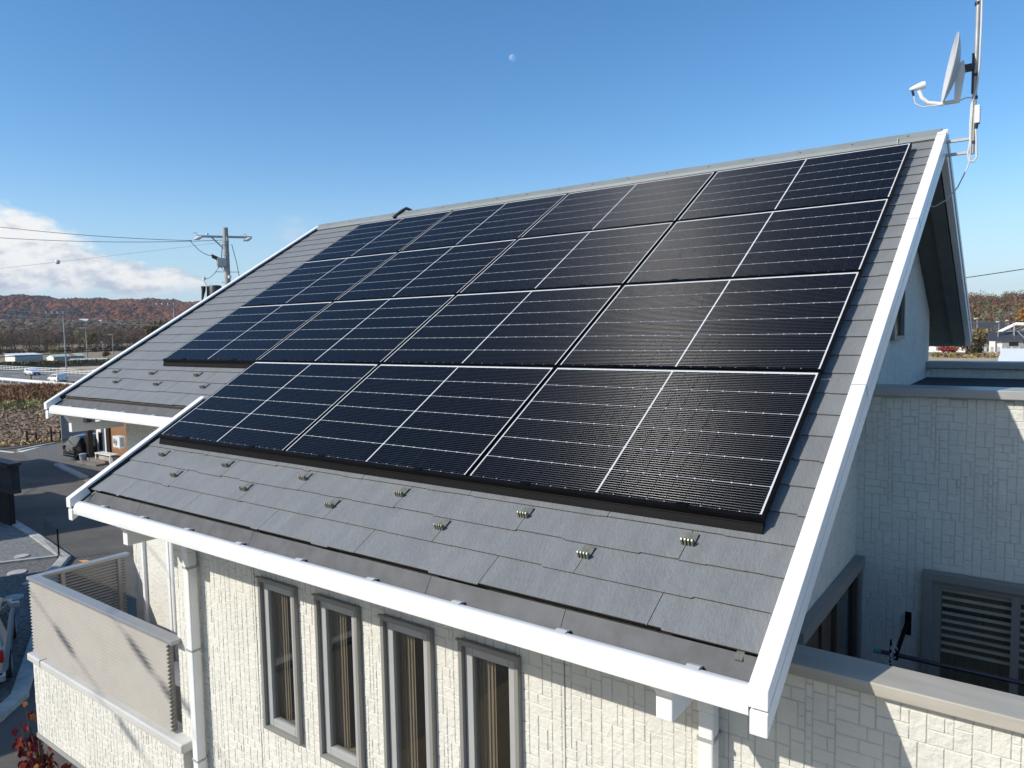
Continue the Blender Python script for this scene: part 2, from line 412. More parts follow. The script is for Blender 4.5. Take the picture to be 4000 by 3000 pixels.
# --- slates
def slate_roof():
    mb = MB(); EXP = 0.1885; rnd = random.Random(3)
    zones = [(UL_L + 0.004, MR - 0.004, RIDGE_V + 0.03, UL_V), (ML_L + 0.004, MR - 0.004, UL_V, MV)]
    k = 0; v1 = MV
    while v1 > RIDGE_V + 0.05:
        v0 = max(v1 - EXP - 0.03, RIDGE_V)
        ul = UL_L + 0.004 if v1 <= UL_V + 0.03 else ML_L + 0.004
        u = 7.53 if k % 2 == 0 else 7.075
        while u > ul:
            a, b = max(u - 0.91, ul), (min(u, MR - 0.004) if u < 7 else MR - 0.004)
            if b - a > 0.02:
                a2, b2 = a + 0.0018, b - 0.0018
                # stepped lower edge
                n = rnd.randint(3, 5); cuts = sorted(rnd.uniform(a2, b2) for _ in range(n - 1))
                us = [a2] + cuts + [b2]; low = []
                for i in range(n):
                    d = rnd.choice((0, 0.004, 0.008, 0.010))
                    low += [(us[i] + (0.004 if i else 0), v1 - d), (us[i + 1] - (0.004 if i < n - 1 else 0), v1 - d)]
                th = 0.006; tb, tf = RO - 0.004, RO + 0.005
                top = [rp(p[0], p[1], tf) for p in low] + [rp(b2, v0, tb), rp(a2, v0, tb)]
                i0 = len(mb.v); m = len(top)
                mb.v += [tuple(p) for p in top] + [tuple(p - NRM * th) for p in top]
                mb.f.append(tuple(i0 + q for q in range(m))); mb.m.append(0)
                for q in range(m - 2):
                    mb.f.append((i0 + q, i0 + m + q, i0 + m + q + 1, i0 + q + 1)); mb.m.append(1)
                mb.f.append((i0 + m - 1, i0 + 2 * m - 1, i0 + m, i0)); mb.m.append(1)
                mb.f.append((i0 + m - 3, i0 + 2 * m - 3, i0 + 2 * m - 2, i0 + m - 2)); mb.m.append(1)
            u -= 0.91
        v1 -= EXP; k += 1
    # underlay slab of the two fields and the rear slope
    t = 0.07
    for (a, b, v0, v1) in ((UL_L - 0.05, ML_L, RIDGE_V, UL_V - 0.03), (ML_L, MR + 0.05, RIDGE_V, MV - 0.03)):
        p = [rp(a, v0, RO - 0.0125), rp(a, v1, RO - 0.0125), rp(b, v1, RO - 0.0125), rp(b, v0, RO - 0.0125)]
        q = [x - NRM * t for x in p]; mb.hexa(q + p, 1)
    for k in range(19):                                    # rear slope courses
        y0 = YR + k * 0.1615; y1 = y0 + 0.1635
        mb.hexa([(UL_L, y0, back_z(y0, RO - .08)), (MR, y0, back_z(y0, RO - .08)), (MR, y1, back_z(y1, RO - .08)), (UL_L, y1, back_z(y1, RO - .08)),
                 (UL_L, y0, back_z(y0, RO - .004)), (MR, y0, back_z(y0, RO - .004)), (MR, y1, back_z(y1, RO + .003)), (UL_L, y1, back_z(y1, RO + .003))], 0)
    return hp(mb, 'roof', ['slate', 'slate_edge'])
roof = slate_roof()
# --- ridge cap with screws
mb = MB()
def vz(y, o): return roof_z(YR, o) - abs(y - YR) * ST / CT
rc = [(YR - .105, vz(YR - .105, RO + .012)), (YR - .10, vz(YR - .10, RO + .035)), (YR - .02, vz(YR - .02, RO + .052)), (YR + .02, vz(YR + .02, RO + .052)), (YR + .10, vz(YR + .10, RO + .035)), (YR + .105, vz(YR + .105, RO + .012))]
mb.prism([(UL_L - .03, y, z) for y, z in rc][::-1], (MR - UL_L + .06, 0, 0))
for i in range(18):
    u = UL_L + .25 + i * .46; p = Vector((u, YR - .06, vz(YR - .06, RO + .046))); mb.tube([p, p + NRM * .008], .010, 6, 1)
for u in (0.35, 2.2, 4.05, 5.9):
    mb.prism([(u, y, z + .003) for y, z in rc][::-1], (.03, 0, 0), 0)
hp(mb, 'ridge_cap', ['ridge_metal', 'galv'], roof)
# --- snow guards
def guard(u, v):
    m = MB(); o = RO + .006
    def q(du, dv, dn): return rp(u + du * .85, v + dv * .85, o + dn * .8)
    m.prism([q(-.035, -.06, 0), q(-.035, 0.0, 0), q(.035, 0.0, 0), q(.035, -.06, 0)], NRM * .0025)
    m.prism([q(-.035, 0.0, 0), q(-.035, .012, .035), q(.035, .012, .035), q(.035, 0.0, 0)], VDN * .003)
    for k in range(4):
        a = -.036 + k * .020
        m.prism([q(a, .004, .002), q(a, .020, .040), q(a, .028, .034), q(a, .034, .0), q(a, .02, .0)], (.008, 0, 0))
    return hp(m, 'snow_guard', 'guard_steel', roof)
for u, v in ((6.63, 4.80), (5.70, 4.80), (4.77, 4.80), (3.84, 4.80), (2.91, 4.80), (1.98, 4.80), (6.17, 4.988), (5.24, 4.988), (4.31, 4.988), (3.38, 4.988), (2.45, 4.988)):
    guard(u, v)
for u, v in ((-0.83, 3.67), (0.0, 3.67), (0.90, 3.67), (-0.49, 3.858), (0.39, 3.858), (1.28, 3.858)): guard(u, v)
# --- rakes (bargeboards): upper cap board and lower board with a groove between
def rake(u0, u1, v0, v1, vt=True):
    m = MB(); o1 = RO + .043; h1, h2 = .077, .088
    def sec(u, v, o): return rp(u, v, o)
    dn = Vector((0, 0, -1))
    a0, a1 = rp(u0, v0, o1), rp(u0, v1, o1); W = Vector((u1 - u0, 0, 0))
    m.prism([a0, a1, a1 + dn * h1, a0 + dn * h1 * 1.15], W)
    b0, b1 = a0 + Vector((.004, 0, -h1 * 1.15 - .018)), a1 + Vector((.004, 0.010, -h1 - .018))
    m.prism([b0, b1, b1 + dn * h2, b1 + dn * h2 + (b0 - b1) * .03, b0 + dn * h2 * 1.1 ], W - Vector((.008, 0, 0)))
    bb = hp(m, 'bargeboard', 'white_metal', bevel=.004)
    m = MB(); q0, q1 = rp(u0 + .025, v0 + .01, o1) + dn * h1 * .8, rp(u0 + .025, v1 - .03, o1) + dn * h1 * .8
    m.prism([q0, q1, q1 + dn * .05, q0 + dn * .05], W - Vector((.050, 0, 0))); hp(m, 'groove_strip', 'roof_felt', bb)
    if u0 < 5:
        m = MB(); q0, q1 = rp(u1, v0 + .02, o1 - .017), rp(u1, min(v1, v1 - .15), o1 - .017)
        m.prism([q0, q1, q1 - NRM * .05, q0 - NRM * .05], (.002, 0, 0)); hp(m, 'rake_shade_strip', 'roof_felt', bb)  # added black strip, paints the shade in the recess under the cap
    return bb
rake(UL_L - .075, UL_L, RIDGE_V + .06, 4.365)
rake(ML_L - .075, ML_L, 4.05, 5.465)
rk = rake(MR, MR + .075, RIDGE_V + .06, 5.47)
for v in (-.17, 1.52, 3.57):                                # joint sleeves on the right board
    m = MB()
    m.prism([rp(MR - .0015, v, RO + .0448), rp(MR + .0765, v, RO + .0448), rp(MR + .0765, v, RO - .028), rp(MR + .0775, v, RO - .03), rp(MR + .0765, v, RO + .0448)][:4], VDN * .006)
    hp(m, 'joint_sleeve', 'cap_grey', rk)
# rear rakes
for ux in (UL_L - .075, MR):
    m = MB(); a0 = Vector((ux, YR + .0, roof_z(YR, RO + .043) - .01)); y1 = 3.30; a1 = Vector((ux, y1, back_z(y1, RO + .043)))
    dn = Vector((0, 0, -1))
    m.prism([a0, a0 + dn * .085, a1 + dn * .08, a1], (.075, 0, 0)); m.prism([a0 + Vector((.01, 0, -.091)), a0 + Vector((.01, 0, -.19)), a1 + Vector((.01, 0, -.175)), a1 + Vector((.01, 0, -.086))], (.055, 0, 0))
    hp(m, 'bargeboard', 'white_metal')
# --- soffit
m = MB(); t = .10
def sof(u0, u1, y0, y1, fn):
    m.hexa([(u0, y0, fn(y0) - t - .012), (u1, y0, fn(y0) - t - .012), (u1, y1, fn(y1) - t - .012), (u0, y1, fn(y1) - t - .012), (u0, y0, fn(y0) - t), (u1, y0, fn(y0) - t), (u1, y1, fn(y1) - t), (u0, y1, fn(y1) - t)])
sof(ML_L, MR, -4.46, YR, roof_z); sof(UL_L, ML_L, -3.52, YR, roof_z); sof(UL_L, MR, YR, 3.22, back_z)
m.box(UL_L, MR, 3.2, 3.225, back_z(3.2) - .16, back_z(3.2) - .02)
m.prism([(MR - .12, YR + .1, back_z(YR + .1) - .113), (MR - .12, 3.2, back_z(3.2) - .113), (MR - .12, 3.2, back_z(3.2) - .16), (MR - .12, YR + .1, back_z(YR + .1) - .16)], (.118, 0, 0))
hp(m, 'soffit', 'soffit')
# --- fascia flashing, gutter
def eave(u0, u1, vend, joints, brackets, collars):
    p = rp(0, vend, RO); y0, z0 = p.y, p.z                # tile edge
    m = MB(); edges = [u0 + .07] + joints + [u1]
    prof = [(y0 - .000, z0 - .012), (y0 - .055, z0 - .100), (y0 - .068, z0 - .106), (y0 - .068, z0 - .120), (y0 + .02, z0 - .120), (y0 + .03, z0 - .03)]
    for i in range(len(edges) - 1):
        m.prism([(edges[i] + .0015, y, z) for y, z in prof], (edges[i + 1] - edges[i] - .003, 0, 0))
    m.box(u0 + .002, u0 + .07, y0 + .005, y0 + .04, z0 - .13, z0 - .02, 1)
    f = hp(m, 'fascia', ['fascia', 'roof_felt'])
    for u in (u0 + .05, u1 - .10):                         # drip-edge ends
        m = MB()
        m.prism([rp(u, vend - .02, RO - .012), rp(u, vend + .035, RO - .014), rp(u + .03, vend + .035, RO - .014), rp(u + .03, vend - .02, RO - .012)], NRM * -.012)
        hp(m, 'drip_edge', 'guard_steel', f)
    m = MB(); ga = y0 - .075
    pr = []
    for k in range(9):
        a = R(95 - k * 115 / 8); pr.append((ga - .035 - .060 * math.cos(R(90) - (R(90) - a)) * 0 - .058 * math.sin(R(k * 90 / 8)), z0 - .128 + .055 * math.cos(R(k * 90 / 8)) - .03 * 0))
    pr = [(ga + .0, z0 - .082)] + [(ga - .03 - .055 * math.sin(R(k * 11.25)), z0 - .135 + .060 * math.cos(R(k * 11.25))) for k in range(9)] + [(ga - .082, z0 - .165), (ga - .06, z0 - .178), (ga + .0, z0 - .178)]
    m.prism([(u0 + .045, y, z) for y, z in pr], (u1 - u0 - .045, 0, 0))
    g = hp(m, 'gutter', 'white_plastic', smooth=True)
    cy = ga - .04; cz = z0 - .135
    for u in collars + [u0 + .043]:
        m = MB()
        m.prism([(u, cy + (y - cy) * 1.03, cz + (z - cz) * 1.03) for y, z in pr], (.012 if u > u0 + .05 else .035, 0, 0))
        hp(m, 'gutter_collar', 'white_plastic', g, smooth=True)
    for u in brackets:
        m = MB(); m.prism([(u - .03, ga + .03, z0 - .080), (u - .03, ga + .0, z0 - .072), (u - .03, ga - .026, z0 - .0765), (u - .03, ga - .026, z0 - .0805), (u - .03, ga + .03, z0 - .085)], (.055, 0, 0)); hp(m, 'gutter_bracket', 'cap_light', g)
eave(ML_L, MR, MV, [2.42, 3.86, 5.40, 6.22], [1.98, 2.59, 3.20, 3.81, 4.42, 5.03, 5.64, 6.25, 6.86], [4.12])
eave(UL_L, ML_L - .075, UL_V, [-1.02, 0.42], [-.8, -.2, .4, 1.0], [])
# --- corbels under the eave
def corbel(x, yf, yb, zb, name='corbel'):
    m = MB()
    pr = [(yf, zb + .20), (yf - .005, zb + .175), (yf + .015, zb + .140), (yf + .038, zb + .105), (yf + .038, zb), (yb, zb + .0), (yb, zb + .085), (yf + .19, zb + .085), (yf + .17, zb + .10), (yf + .17, zb + .20)]
    m.prism([(x, y, z) for y, z in pr], (.075, 0, 0))
    hp(m, name, 'white_metal', bevel=.006)
corbel(6.66, -4.545, -3.98, -3.175); corbel(2.10, -4.545, -3.98, -3.175); corbel(-1.07, -3.60, -2.98, -2.615)

# --- block cladding: real raised blocks packed over the wall
def siding(mb, org, sdir, tdir, W, H, holes=(), clip=None, seed=1, g=0.031, rel=0.0042):
    rnd = random.Random(seed); org, sdir, tdir = Vector(org), Vector(sdir), Vector(tdir); nd = sdir.cross(tdir)
    nx, ny = int(math.ceil(W / g)), int(math.ceil(H / g)); occ = np.zeros((nx + 8, ny + 8), bool)
    for (a, b, c, d) in holes: occ[max(0, int(round(a / g))):int(round(b / g)), max(0, int(round(c / g))):int(round(d / g))] = True
    sizes = [(4, 2), (4, 2), (2, 4), (2, 4), (2, 2), (3, 2), (3, 2), (2, 3), (5, 2), (3, 3), (3, 4)]
    for j in range(ny):
        for i in range(nx):
            if occ[i, j]: continue
            for w, h in rnd.sample(sizes, len(sizes)) + [(2, 2), (2, 1), (1, 2), (1, 1)]:
                if i + w <= nx + 1 and j + h <= ny + 1 and not occ[i:i + w, j:j + h].any(): break
            occ[i:i + w, j:j + h] = True
            s0, s1, t0, t1 = i * g, min((i + w) * g, W), j * g, min((j + h) * g, H)
            if s1 - s0 < .012 or t1 - t0 < .012: continue
            jt = .0011; s0 += jt; s1 -= jt; t0 += jt; t1 -= jt
            c = [(s0, t0), (s1, t0), (s1, t1), (s0, t1)]
            if clip:
                c = [(a, min(b, clip(a))) for a, b in c]
                if c[2][1] <= t0 + .004 and c[3][1] <= t0 + .004: continue
            e = .0035; i0 = len(mb.v)
            for a, b in c: mb.v.append(tuple(org + sdir * a + tdir * b))
            cs = (s0 + s1) / 2; ct = sum(q[1] for q in c) / 4
            for a, b in c:
                aa = a + (e if a < cs else -e); bb = b + (e if b < ct else -e)
                mb.v.append(tuple(org + sdir * aa + tdir * bb + nd * (rel + rnd.uniform(-.0016, .0016))))
            for f in ((4, 5, 6, 7), (0, 1, 5, 4), (1, 2, 6, 5), (2, 3, 7, 6), (3, 0, 4, 7)):
                mb.f.append(tuple(i0 + q for q in f)); mb.m.append(0)
    return mb

XL, XM, XR_ = -0.90, 1.90, 6.79                            # house corners
YF, YU, YB = -4.00, -3.00, 2.62
WT = 12.0                                                  # the wing runs on to here
ZS = -6.6                                                  # blocks are modelled down to here
# window openings in the front wall
WIN = [3.170, 3.834, 4.498, 5.162]; WW, WZ0, WZ1 = 0.44, -4.555, -3.372
def top_front(y): return roof_z(y) - .115
# front wall of the main part (recess behind each window kept open)
m = MB()
xs = [XM] + sum([[x + .02, x + WW - .02] for x in WIN], []) + [XR_]
zt = -2.93
m.box(XM, XR_, YF, YF + .16, G, WZ0 + .02, 1)
m.box(XM, XR_, YF, YF + .16, WZ1 - .02, zt, 1)
for i in range(0, len(xs), 2): m.box(xs[i], xs[i + 1], YF, YF + .16, WZ0 + .02, WZ1 - .02, 1)
siding(m, (XM, YF, ZS), (1, 0, 0), (0, 0, 1), XR_ - XM, zt - ZS, [(x - XM, x - XM + WW, WZ0 - ZS, WZ1 - ZS) for x in WIN], seed=2)
fw_ = hp(m, 'front_wall', ['siding', 'siding_joint'])
for x in (3.075, 5.885):
    m = MB(); m.box(x, x + .007, YF - .006, YF - .001, ZS, zt); hp(m, 'sealant_joint', 'frame_grey', fw_)
# main part left return wall, upper-left front wall, gables, rear wall
m = MB()
m.box(XM, XM + .15, YF + .161, YU, G, -2.75, 1)
siding(m, (XM, YU, ZS), (0, -1, 0), (0, 0, 1), YU - YF, -2.80 - ZS, seed=3)
hp(m, 'side_wall', ['siding', 'siding_joint'])
m = MB()
m.box(XL, XM - .001, YU, YU + .15, G, -2.42, 1)
siding(m, (XL, YU, ZS), (1, 0, 0), (0, 0, 1), XM - XL, -2.45 - ZS, [(.26, .88, 0.2, 2.35)], seed=4)
hp(m, 'front_wall', ['siding', 'siding_joint'])
def gable(x, y0, y1, sgn, holes=(), seed=5, z0=ZS):
    m = MB(); t = .15
    pts = [(y0, G), (y1, G), (y1, back_z(y1) - .115), (YR, roof_z(YR) - .115), (y0, roof_z(y0) - .115)]
    m.prism([(x - sgn * t, y, z) for y, z in (pts if sgn > 0 else pts)], (sgn * t, 0, 0), 1)
    if sgn > 0: siding(m, (x, y0, z0), (0, 1, 0), (0, 0, 1), y1 - y0, -z0, holes, clip=lambda s: min(roof_z(y0 + s), back_z(y0 + s)) - .12 - z0, seed=seed)
    else: siding(m, (x, y1, z0), (0, -1, 0), (0, 0, 1), y1 - y0, -z0, holes, clip=lambda s: min(roof_z(y1 - s), back_z(y1 - s)) - .12 - z0, seed=seed)
    return hp(m, 'gable_wall', ['siding', 'siding_joint'])
gable(XR_, YF + .162, YB, 1, [(-3.0 - YF - .16, -1.33 - YF - .16, -5.4 - ZS, -3.30 - ZS), (0.02 - YF - .16, .58 - YF - .16, -1.70 - ZS, -.9 - ZS)], 6)
gable(XL, YU + .152, YB, -1, (), 7)
m = MB(); m.box(XL + .151, XR_ - .151, YB - .15, YB, G, back_z(YB) - .12, 0); hp(m, 'rear_wall', 'siding')

# --- the four tall windows
def tall_window(x0):
    x1 = x0 + WW; m = MB(); d = .042
    y0, y1 = YF - d, YF + .10
    for a, b, c, e in ((x0, x0 + .028, WZ0, WZ1), (x1 - .028, x1, WZ0, WZ1)): m.box(a, b, y0, y1, c, e)
    m.box(x0 + .028, x1 - .028, y0, y1, WZ0, WZ0 + .028); m.box(x0 + .028, x1 - .028, y0, y1, WZ1 - .028, WZ1)
    m.box(x0 - .006, x1 + .006, y0 - .014, y0 + .01, WZ1, WZ1 + .012)        # head drip
    w = hp(m, 'window', 'frame_grey', bevel=.002)
    m = MB(); ys = YF - .012; sx0, sx1, sz0, sz1 = x0 + .029, x1 - .029, WZ0 + .029, WZ1 - .029; sw = .058
    m.box(sx0, sx0 + sw, ys, ys + .05, sz0, sz1); m.box(sx1 - sw, sx1, ys, ys + .05, sz0, sz1)
    m.box(sx0 + sw, sx1 - sw, ys, ys + .05, sz0, sz0 + sw); m.box(sx0 + sw, sx1 - sw, ys, ys + .05, sz1 - sw, sz1)
    hp(m, 'sash', 'sash_grey', w, bevel=.004)
    m = MB(); m.box(sx0 + sw - .004, sx1 - sw + .004, ys + .022, ys + .027, sz0 + sw - .004, sz1 - sw + .004)
    hp(m, 'pane', 'window_glass', w)
    m = MB(); ix0, ix1, iz0, iz1 = sx0 + .02, sx1 - .02, sz0 + .03, sz1 - .02; yb = YF + .16
    m.box(ix0 - .02, ix0, ys + .055, yb, iz0, iz1); m.box(ix1, ix1 + .02, ys + .055, yb, iz0, iz1); m.box(ix0 - .02, ix1 + .02, ys + .055, yb, iz0 - .02, iz0); m.box(ix0 - .02, ix1 + .02, ys + .055, yb, iz1, iz1 + .02)
    m.box(ix0 + .025, ix0 + .05, ys + .11, ys + .13, iz0, iz1)
    hp(m, 'window_lining', 'lining_wood', w)
    m = MB()
    for k in range(10): m.box(ix0 + .010 + k * .0125, ix0 + .0226 + k * .0125, ys + .085 + (.005, .0, .009, .003, .012)[k % 5], ys + .10, iz0, iz1)
    hp(m, 'curtain', 'curtain_brown', w)
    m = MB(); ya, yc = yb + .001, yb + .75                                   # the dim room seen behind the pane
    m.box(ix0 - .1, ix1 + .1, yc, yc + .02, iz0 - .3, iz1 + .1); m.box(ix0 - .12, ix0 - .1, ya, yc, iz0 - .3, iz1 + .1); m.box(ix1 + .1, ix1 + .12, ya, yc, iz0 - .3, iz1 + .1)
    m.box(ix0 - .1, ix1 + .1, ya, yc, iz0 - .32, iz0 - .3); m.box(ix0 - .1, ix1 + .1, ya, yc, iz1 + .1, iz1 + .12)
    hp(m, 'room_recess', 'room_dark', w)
    return w
for x in WIN: tall_window(x)
# --- downpipes
def downpipe(x0, x1, ztop, y=-4.052):
    m = MB(); yb = YF - .006
    m.box(x0, x1, y - .062, y + .02, G, ztop - .21, 0); m.box(x0 - .004, x1 + .004, y - .068, y + .026, ztop - .21, ztop, 0)
    m.prism([(x0, y + .02, ztop), (x0, y - .062, ztop), (x0, -4.63, -2.985), (x0, -4.60, -2.965), (x0, -4.52, -2.965)], (x1 - x0, 0, 0))
    d = hp(m, 'downpipe', 'white_plastic', bevel=.010)
    for z in (ztop - .35, ztop - 1.05, ztop - 2.0, ztop - 3.2):
        m = MB(); m.box(x0 - .004, x1 + .004, y - .066, y + .03, z, z + .018); hp(m, 'pipe_clip', 'cap_grey', d)
downpipe(6.685, 6.757, -3.10); downpipe(2.245, 2.325, -3.10)
# --- right wing with flat roof and balcony
m = MB()
m.box(XR_ + .001, 7.30, -1.27, -1.12, G, -2.075, 1); m.box(7.30, 9.55, -1.27, -1.12, -3.38, -2.075, 1); m.box(9.55, WT, -1.27, -1.12, G, -2.075, 1); m.box(7.30, 9.55, -1.27, -1.12, G, -5.35, 1)
siding(m, (XR_, -1.27, ZS), (1, 0, 0), (0, 0, 1), 4.6, -2.08 - ZS, [(7.25 - XR_, 9.6 - XR_, -5.2 - ZS, -3.33 - ZS)], seed=11, g=.027)
hp(m, 'wing_wall', ['siding', 'siding_joint'])
m = MB()
m.box(XR_ + .001, WT, 2.45, YB, G, -2.075, 1)
siding(m, (WT, 2.45, -2.42), (-1, 0, 0), (0, 0, 1), WT - XR_, .345, seed=12, g=.036) if False else siding(m, (XR_, 2.45, -2.183), (1, 0, 0), (0, 0, 1), 4.6, .108, seed=12, g=.027)
hp(m, 'rear_parapet', ['siding', 'siding_joint'])
m = MB(); m.box(WT - .15, WT, -1.12, 2.45, G, -2.2); m.box(WT - .15, WT, YF + .14, -1.27, G, -3.05); hp(m, 'wing_end_wall', 'siding')
m = MB(); m.box(XR_ + .001, WT - .15, -1.12, 2.45, -2.26, -2.185); hp(m, 'flat_roof', 'roof_felt')
m = MB(); m.box(XR_ + .007, WT, -1.335, -1.02, -2.074, -2.012); hp(m, 'parapet_cap', 'cap_grey', bevel=.006)
m = MB(); m.box(XR_ + .007, WT, 2.39, 2.68, -2.074, -2.0); hp(m, 'parapet_cap', 'cap_grey', bevel=.006)
m = MB()
m.box(XR_ + .001, WT, YF, YF + .14, G, -3.055, 1)
siding(m, (XR_, YF, ZS), (1, 0, 0), (0, 0, 1), 3.4, -3.06 - ZS, seed=13)
hp(m, 'balcony_parapet', ['siding', 'siding_joint'])
m = MB(); m.box(XR_ + .007, WT, -4.055, -3.845, -3.055, -3.0); hp(m, 'balcony_cap', 'cap_beige', bevel=.005)
m = MB(); m.box(XR_ + .001, WT - .15, YF + .14, -1.27, -5.6, -5.42); hp(m, 'balcony_floor', 'roof_felt')
# wing window with blinds
wx0, wz1 = 7.253, -3.334
m = MB(); m.box(wx0, 9.6, -1.345, -1.27, wz1 - .058, wz1); m.box(wx0, wx0 + .058, -1.345, -1.27, -5.3, wz1 - .058); m.box(9.54, 9.6, -1.345, -1.27, -5.3, wz1 - .058)
win = hp(m, 'window', 'frame_grey', bevel=.003)
m = MB(); m.box(wx0 + .058, 9.54, -1.30, -1.26, wz1 - .108, wz1 - .058); m.box(wx0 + .058, wx0 + .115, -1.30, -1.26, -5.3, wz1 - .108); m.box(7.785, 7.835, -1.30, -1.255, -5.3, wz1 - .108)
hp(m, 'sash', 'frame_grey', win)
m = MB(); m.box(wx0 + .11, 9.54, -1.268, -1.263, -5.3, wz1 - .1); hp(m, 'pane', 'window_glass', win)
m = MB()
for k in range(9):
    z = wz1 - .125 - k * .056
    m.prism([(7.37, -1.255, z), (7.37, -1.235, z - .004), (7.37, -1.235, z - .024), (7.37, -1.255, z - .022)], (2.15, 0, 0))
hp(m, 'blind', 'blind', win)
m = MB()
for k in range(56): m.box(7.31 + k * .04, 7.35 + k * .04, -1.19 + (k % 2) * .012, -1.18 + (k % 2) * .012, -5.3, wz1 - .06)
hp(m, 'curtain', 'curtain', win)
m = MB(); m.box(7.2, 9.7, -.6, -.58, -5.4, -3.2); hp(m, 'room_recess', 'room_dark', win)
# balcony door in the gable wall
m = MB(); xx = XR_
m.box(xx + .006, xx + .075, -3.0, -1.30, -3.375, -3.30); m.box(xx + .006, xx + .06, -1.345, -1.30, -5.42, -3.375); m.box(xx + .006, xx + .06, -3.0, -2.95, -5.42, -3.375)
dr = hp(m, 'balcony_door', 'frame_grey', bevel=.003)
m = MB(); m.box(xx + .004, xx + .04, -1.40, -1.346, -5.42, -3.376); m.box(xx + .004, xx + .045, -2.06, -1.98, -5.42, -3.42); m.box(xx + .004, xx + .03, -2.40, -2.36, -5.42, -3.42)
m.box(xx + .004, xx + .042, -2.949, -1.401, -3.42, -3.376); hp(m, 'sash', 'wood_brown', dr)
m = MB(); m.box(xx + .003, xx + .012, -1.98, -1.40, -5.42, -3.42); hp(m, 'pane', 'car_glass', dr)
m = MB(); m.box(xx + .003, xx + .010, -2.948, -2.061, -5.42, -3.42); hp(m, 'curtain', 'wood_brown', dr)
# small gable window
m = MB(); m.box(xx + .002, xx + .04, 0.02, .58, -1.70, -1.665); m.box(xx + .002, xx + .04, 0.54, .58, -1.665, -.9); m.box(xx + .002, xx + .04, 0.02, .06, -1.665, -.9)
gw = hp(m, 'window', 'frame_grey'); m = MB(); m.box(xx + .002, xx + .012, .06, .54, -1.665, -.9); hp(m, 'pane', 'car_glass', gw)
# --- laundry pole bracket on the wing wall
m = MB(); m.box(7.14, 7.18, -1.292, -1.27, -3.845, -3.675); m.bar((7.16, -1.29, -3.73), (7.16, -1.80, -3.80), .022, .03); m.box(7.145, 7.175, -1.83, -1.79, -3.83, -3.77)
hp(m, 'pole_bracket', 'black_metal')

# --- left balcony: block wall, coping, louvre screen
BX0, BX1, BYF = -1.055, 2.05, -4.085
m = MB()
m.box(BX0, BX1, BYF, BYF + .12, -5.94, -5.10, 1); siding(m, (BX0, BYF, -5.94), (1, 0, 0), (0, 0, 1), BX1 - BX0, .84, seed=21)
m.box(BX0, BX0 + .12, BYF + .121, YU - .002, -5.94, -5.10, 1); siding(m, (BX0, YU, -5.94), (0, -1, 0), (0, 0, 1), YU - BYF, .84, seed=22)
m.box(BX1 - .10, BX1, BYF + .121, YF - .003, -5.94, -5.10, 0)
bw = hp(m, 'balcony_parapet', ['siding', 'siding_joint'])
m = MB(); m.box(BX0 - .012, BX1 + .004, BYF - .012, YU, -5.99, -5.945); m.box(BX0 + .1, XM - .01, BYF + .1, YU - .01, -5.94, -5.8); hp(m, 'balcony_floor', 'cap_grey')
m = MB(); m.box(BX0 - .045, BX1 + .05, BYF - .045, BYF + .165, -5.099, -5.018); m.box(BX0 - .045, BX0 + .165, BYF + .166, YU - .002, -5.099, -5.018)
hp(m, 'balcony_cap', 'cap_light', bevel=.014)
m = MB()                                                    # joint clip on the coping
m.box(-.755, -.745, BYF - .048, BYF + .168, -5.09, -5.015); hp(m, 'joint_sleeve', 'soffit')
LX0, LX1, LY = -1.03, 1.86, -4.055; LZ0, LZ1 = -4.985, -4.19
m = MB(); n = 22; pz = (LZ1 - LZ0) / n
for k in range(n):
    z = LZ0 + k * pz
    m.prism([(LX0, LY - .036, z + .000), (LX0, LY - .034, z + .007), (LX0, LY + .006, z + pz * .86), (LX0, LY + .011, z + pz * .86), (LX0, LY - .024, z - .001)], (LX1 - LX0, 0, 0))
    m.prism([(LX0 - .024, LY + .01, z), (LX0 + .006, LY + .01, z + pz * .74), (LX0 + .011, LY + .01, z + pz * .74), (LX0 - .018, LY + .01, z - .002)], (0, YU - LY - .06, 0))
lv = hp(m, 'louver_screen', 'louver_beige')
for x in (LX0 + .06, LX0 + .9, LX0 + 1.75, LX1 - .06): hp(MB().box(x - .02, x + .02, LY + .012, LY + .05, -5.018, LZ1), 'screen_post', 'louver_beige', lv)
for y in (LY + .30, LY + .92): hp(MB().box(LX0 + .013, LX0 + .05, y - .02, y + .02, -5.018, LZ1), 'screen_post', 'louver_beige', lv)
m = MB(); m.box(LX0 - .035, LX1 + .10, LY - .04, LY + .07, LZ1, LZ1 + .035); m.box(LX0 - .035, LX0 + .07, LY + .071, YU - .01, LZ1, LZ1 + .035); hp(m, 'top_rail', 'rail_silver', lv, bevel=.004)
# balcony door frame & pipe on the recessed wall
m = MB(); x0 = XL + .28
m.box(x0, x0 + .045, YU - .05, YU, -5.8, -3.62); m.box(x0 + .575, x0 + .62, YU - .05, YU, -5.8, -3.62); m.box(x0, x0 + .62, YU - .05, YU, -3.62, -3.57)
bd = hp(m, 'balcony_door', 'white_metal'); m = MB(); m.box(x0 + .045, x0 + .575, YU - .012, YU - .004, -5.8, -3.62); hp(m, 'shutter', 'siding', bd)
m = MB(); m.tube([(.10, YU - .05, -2.6), (.10, YU - .05, -5.8)], .033, 12); hp(m, 'downpipe', 'white_plastic', smooth=True)

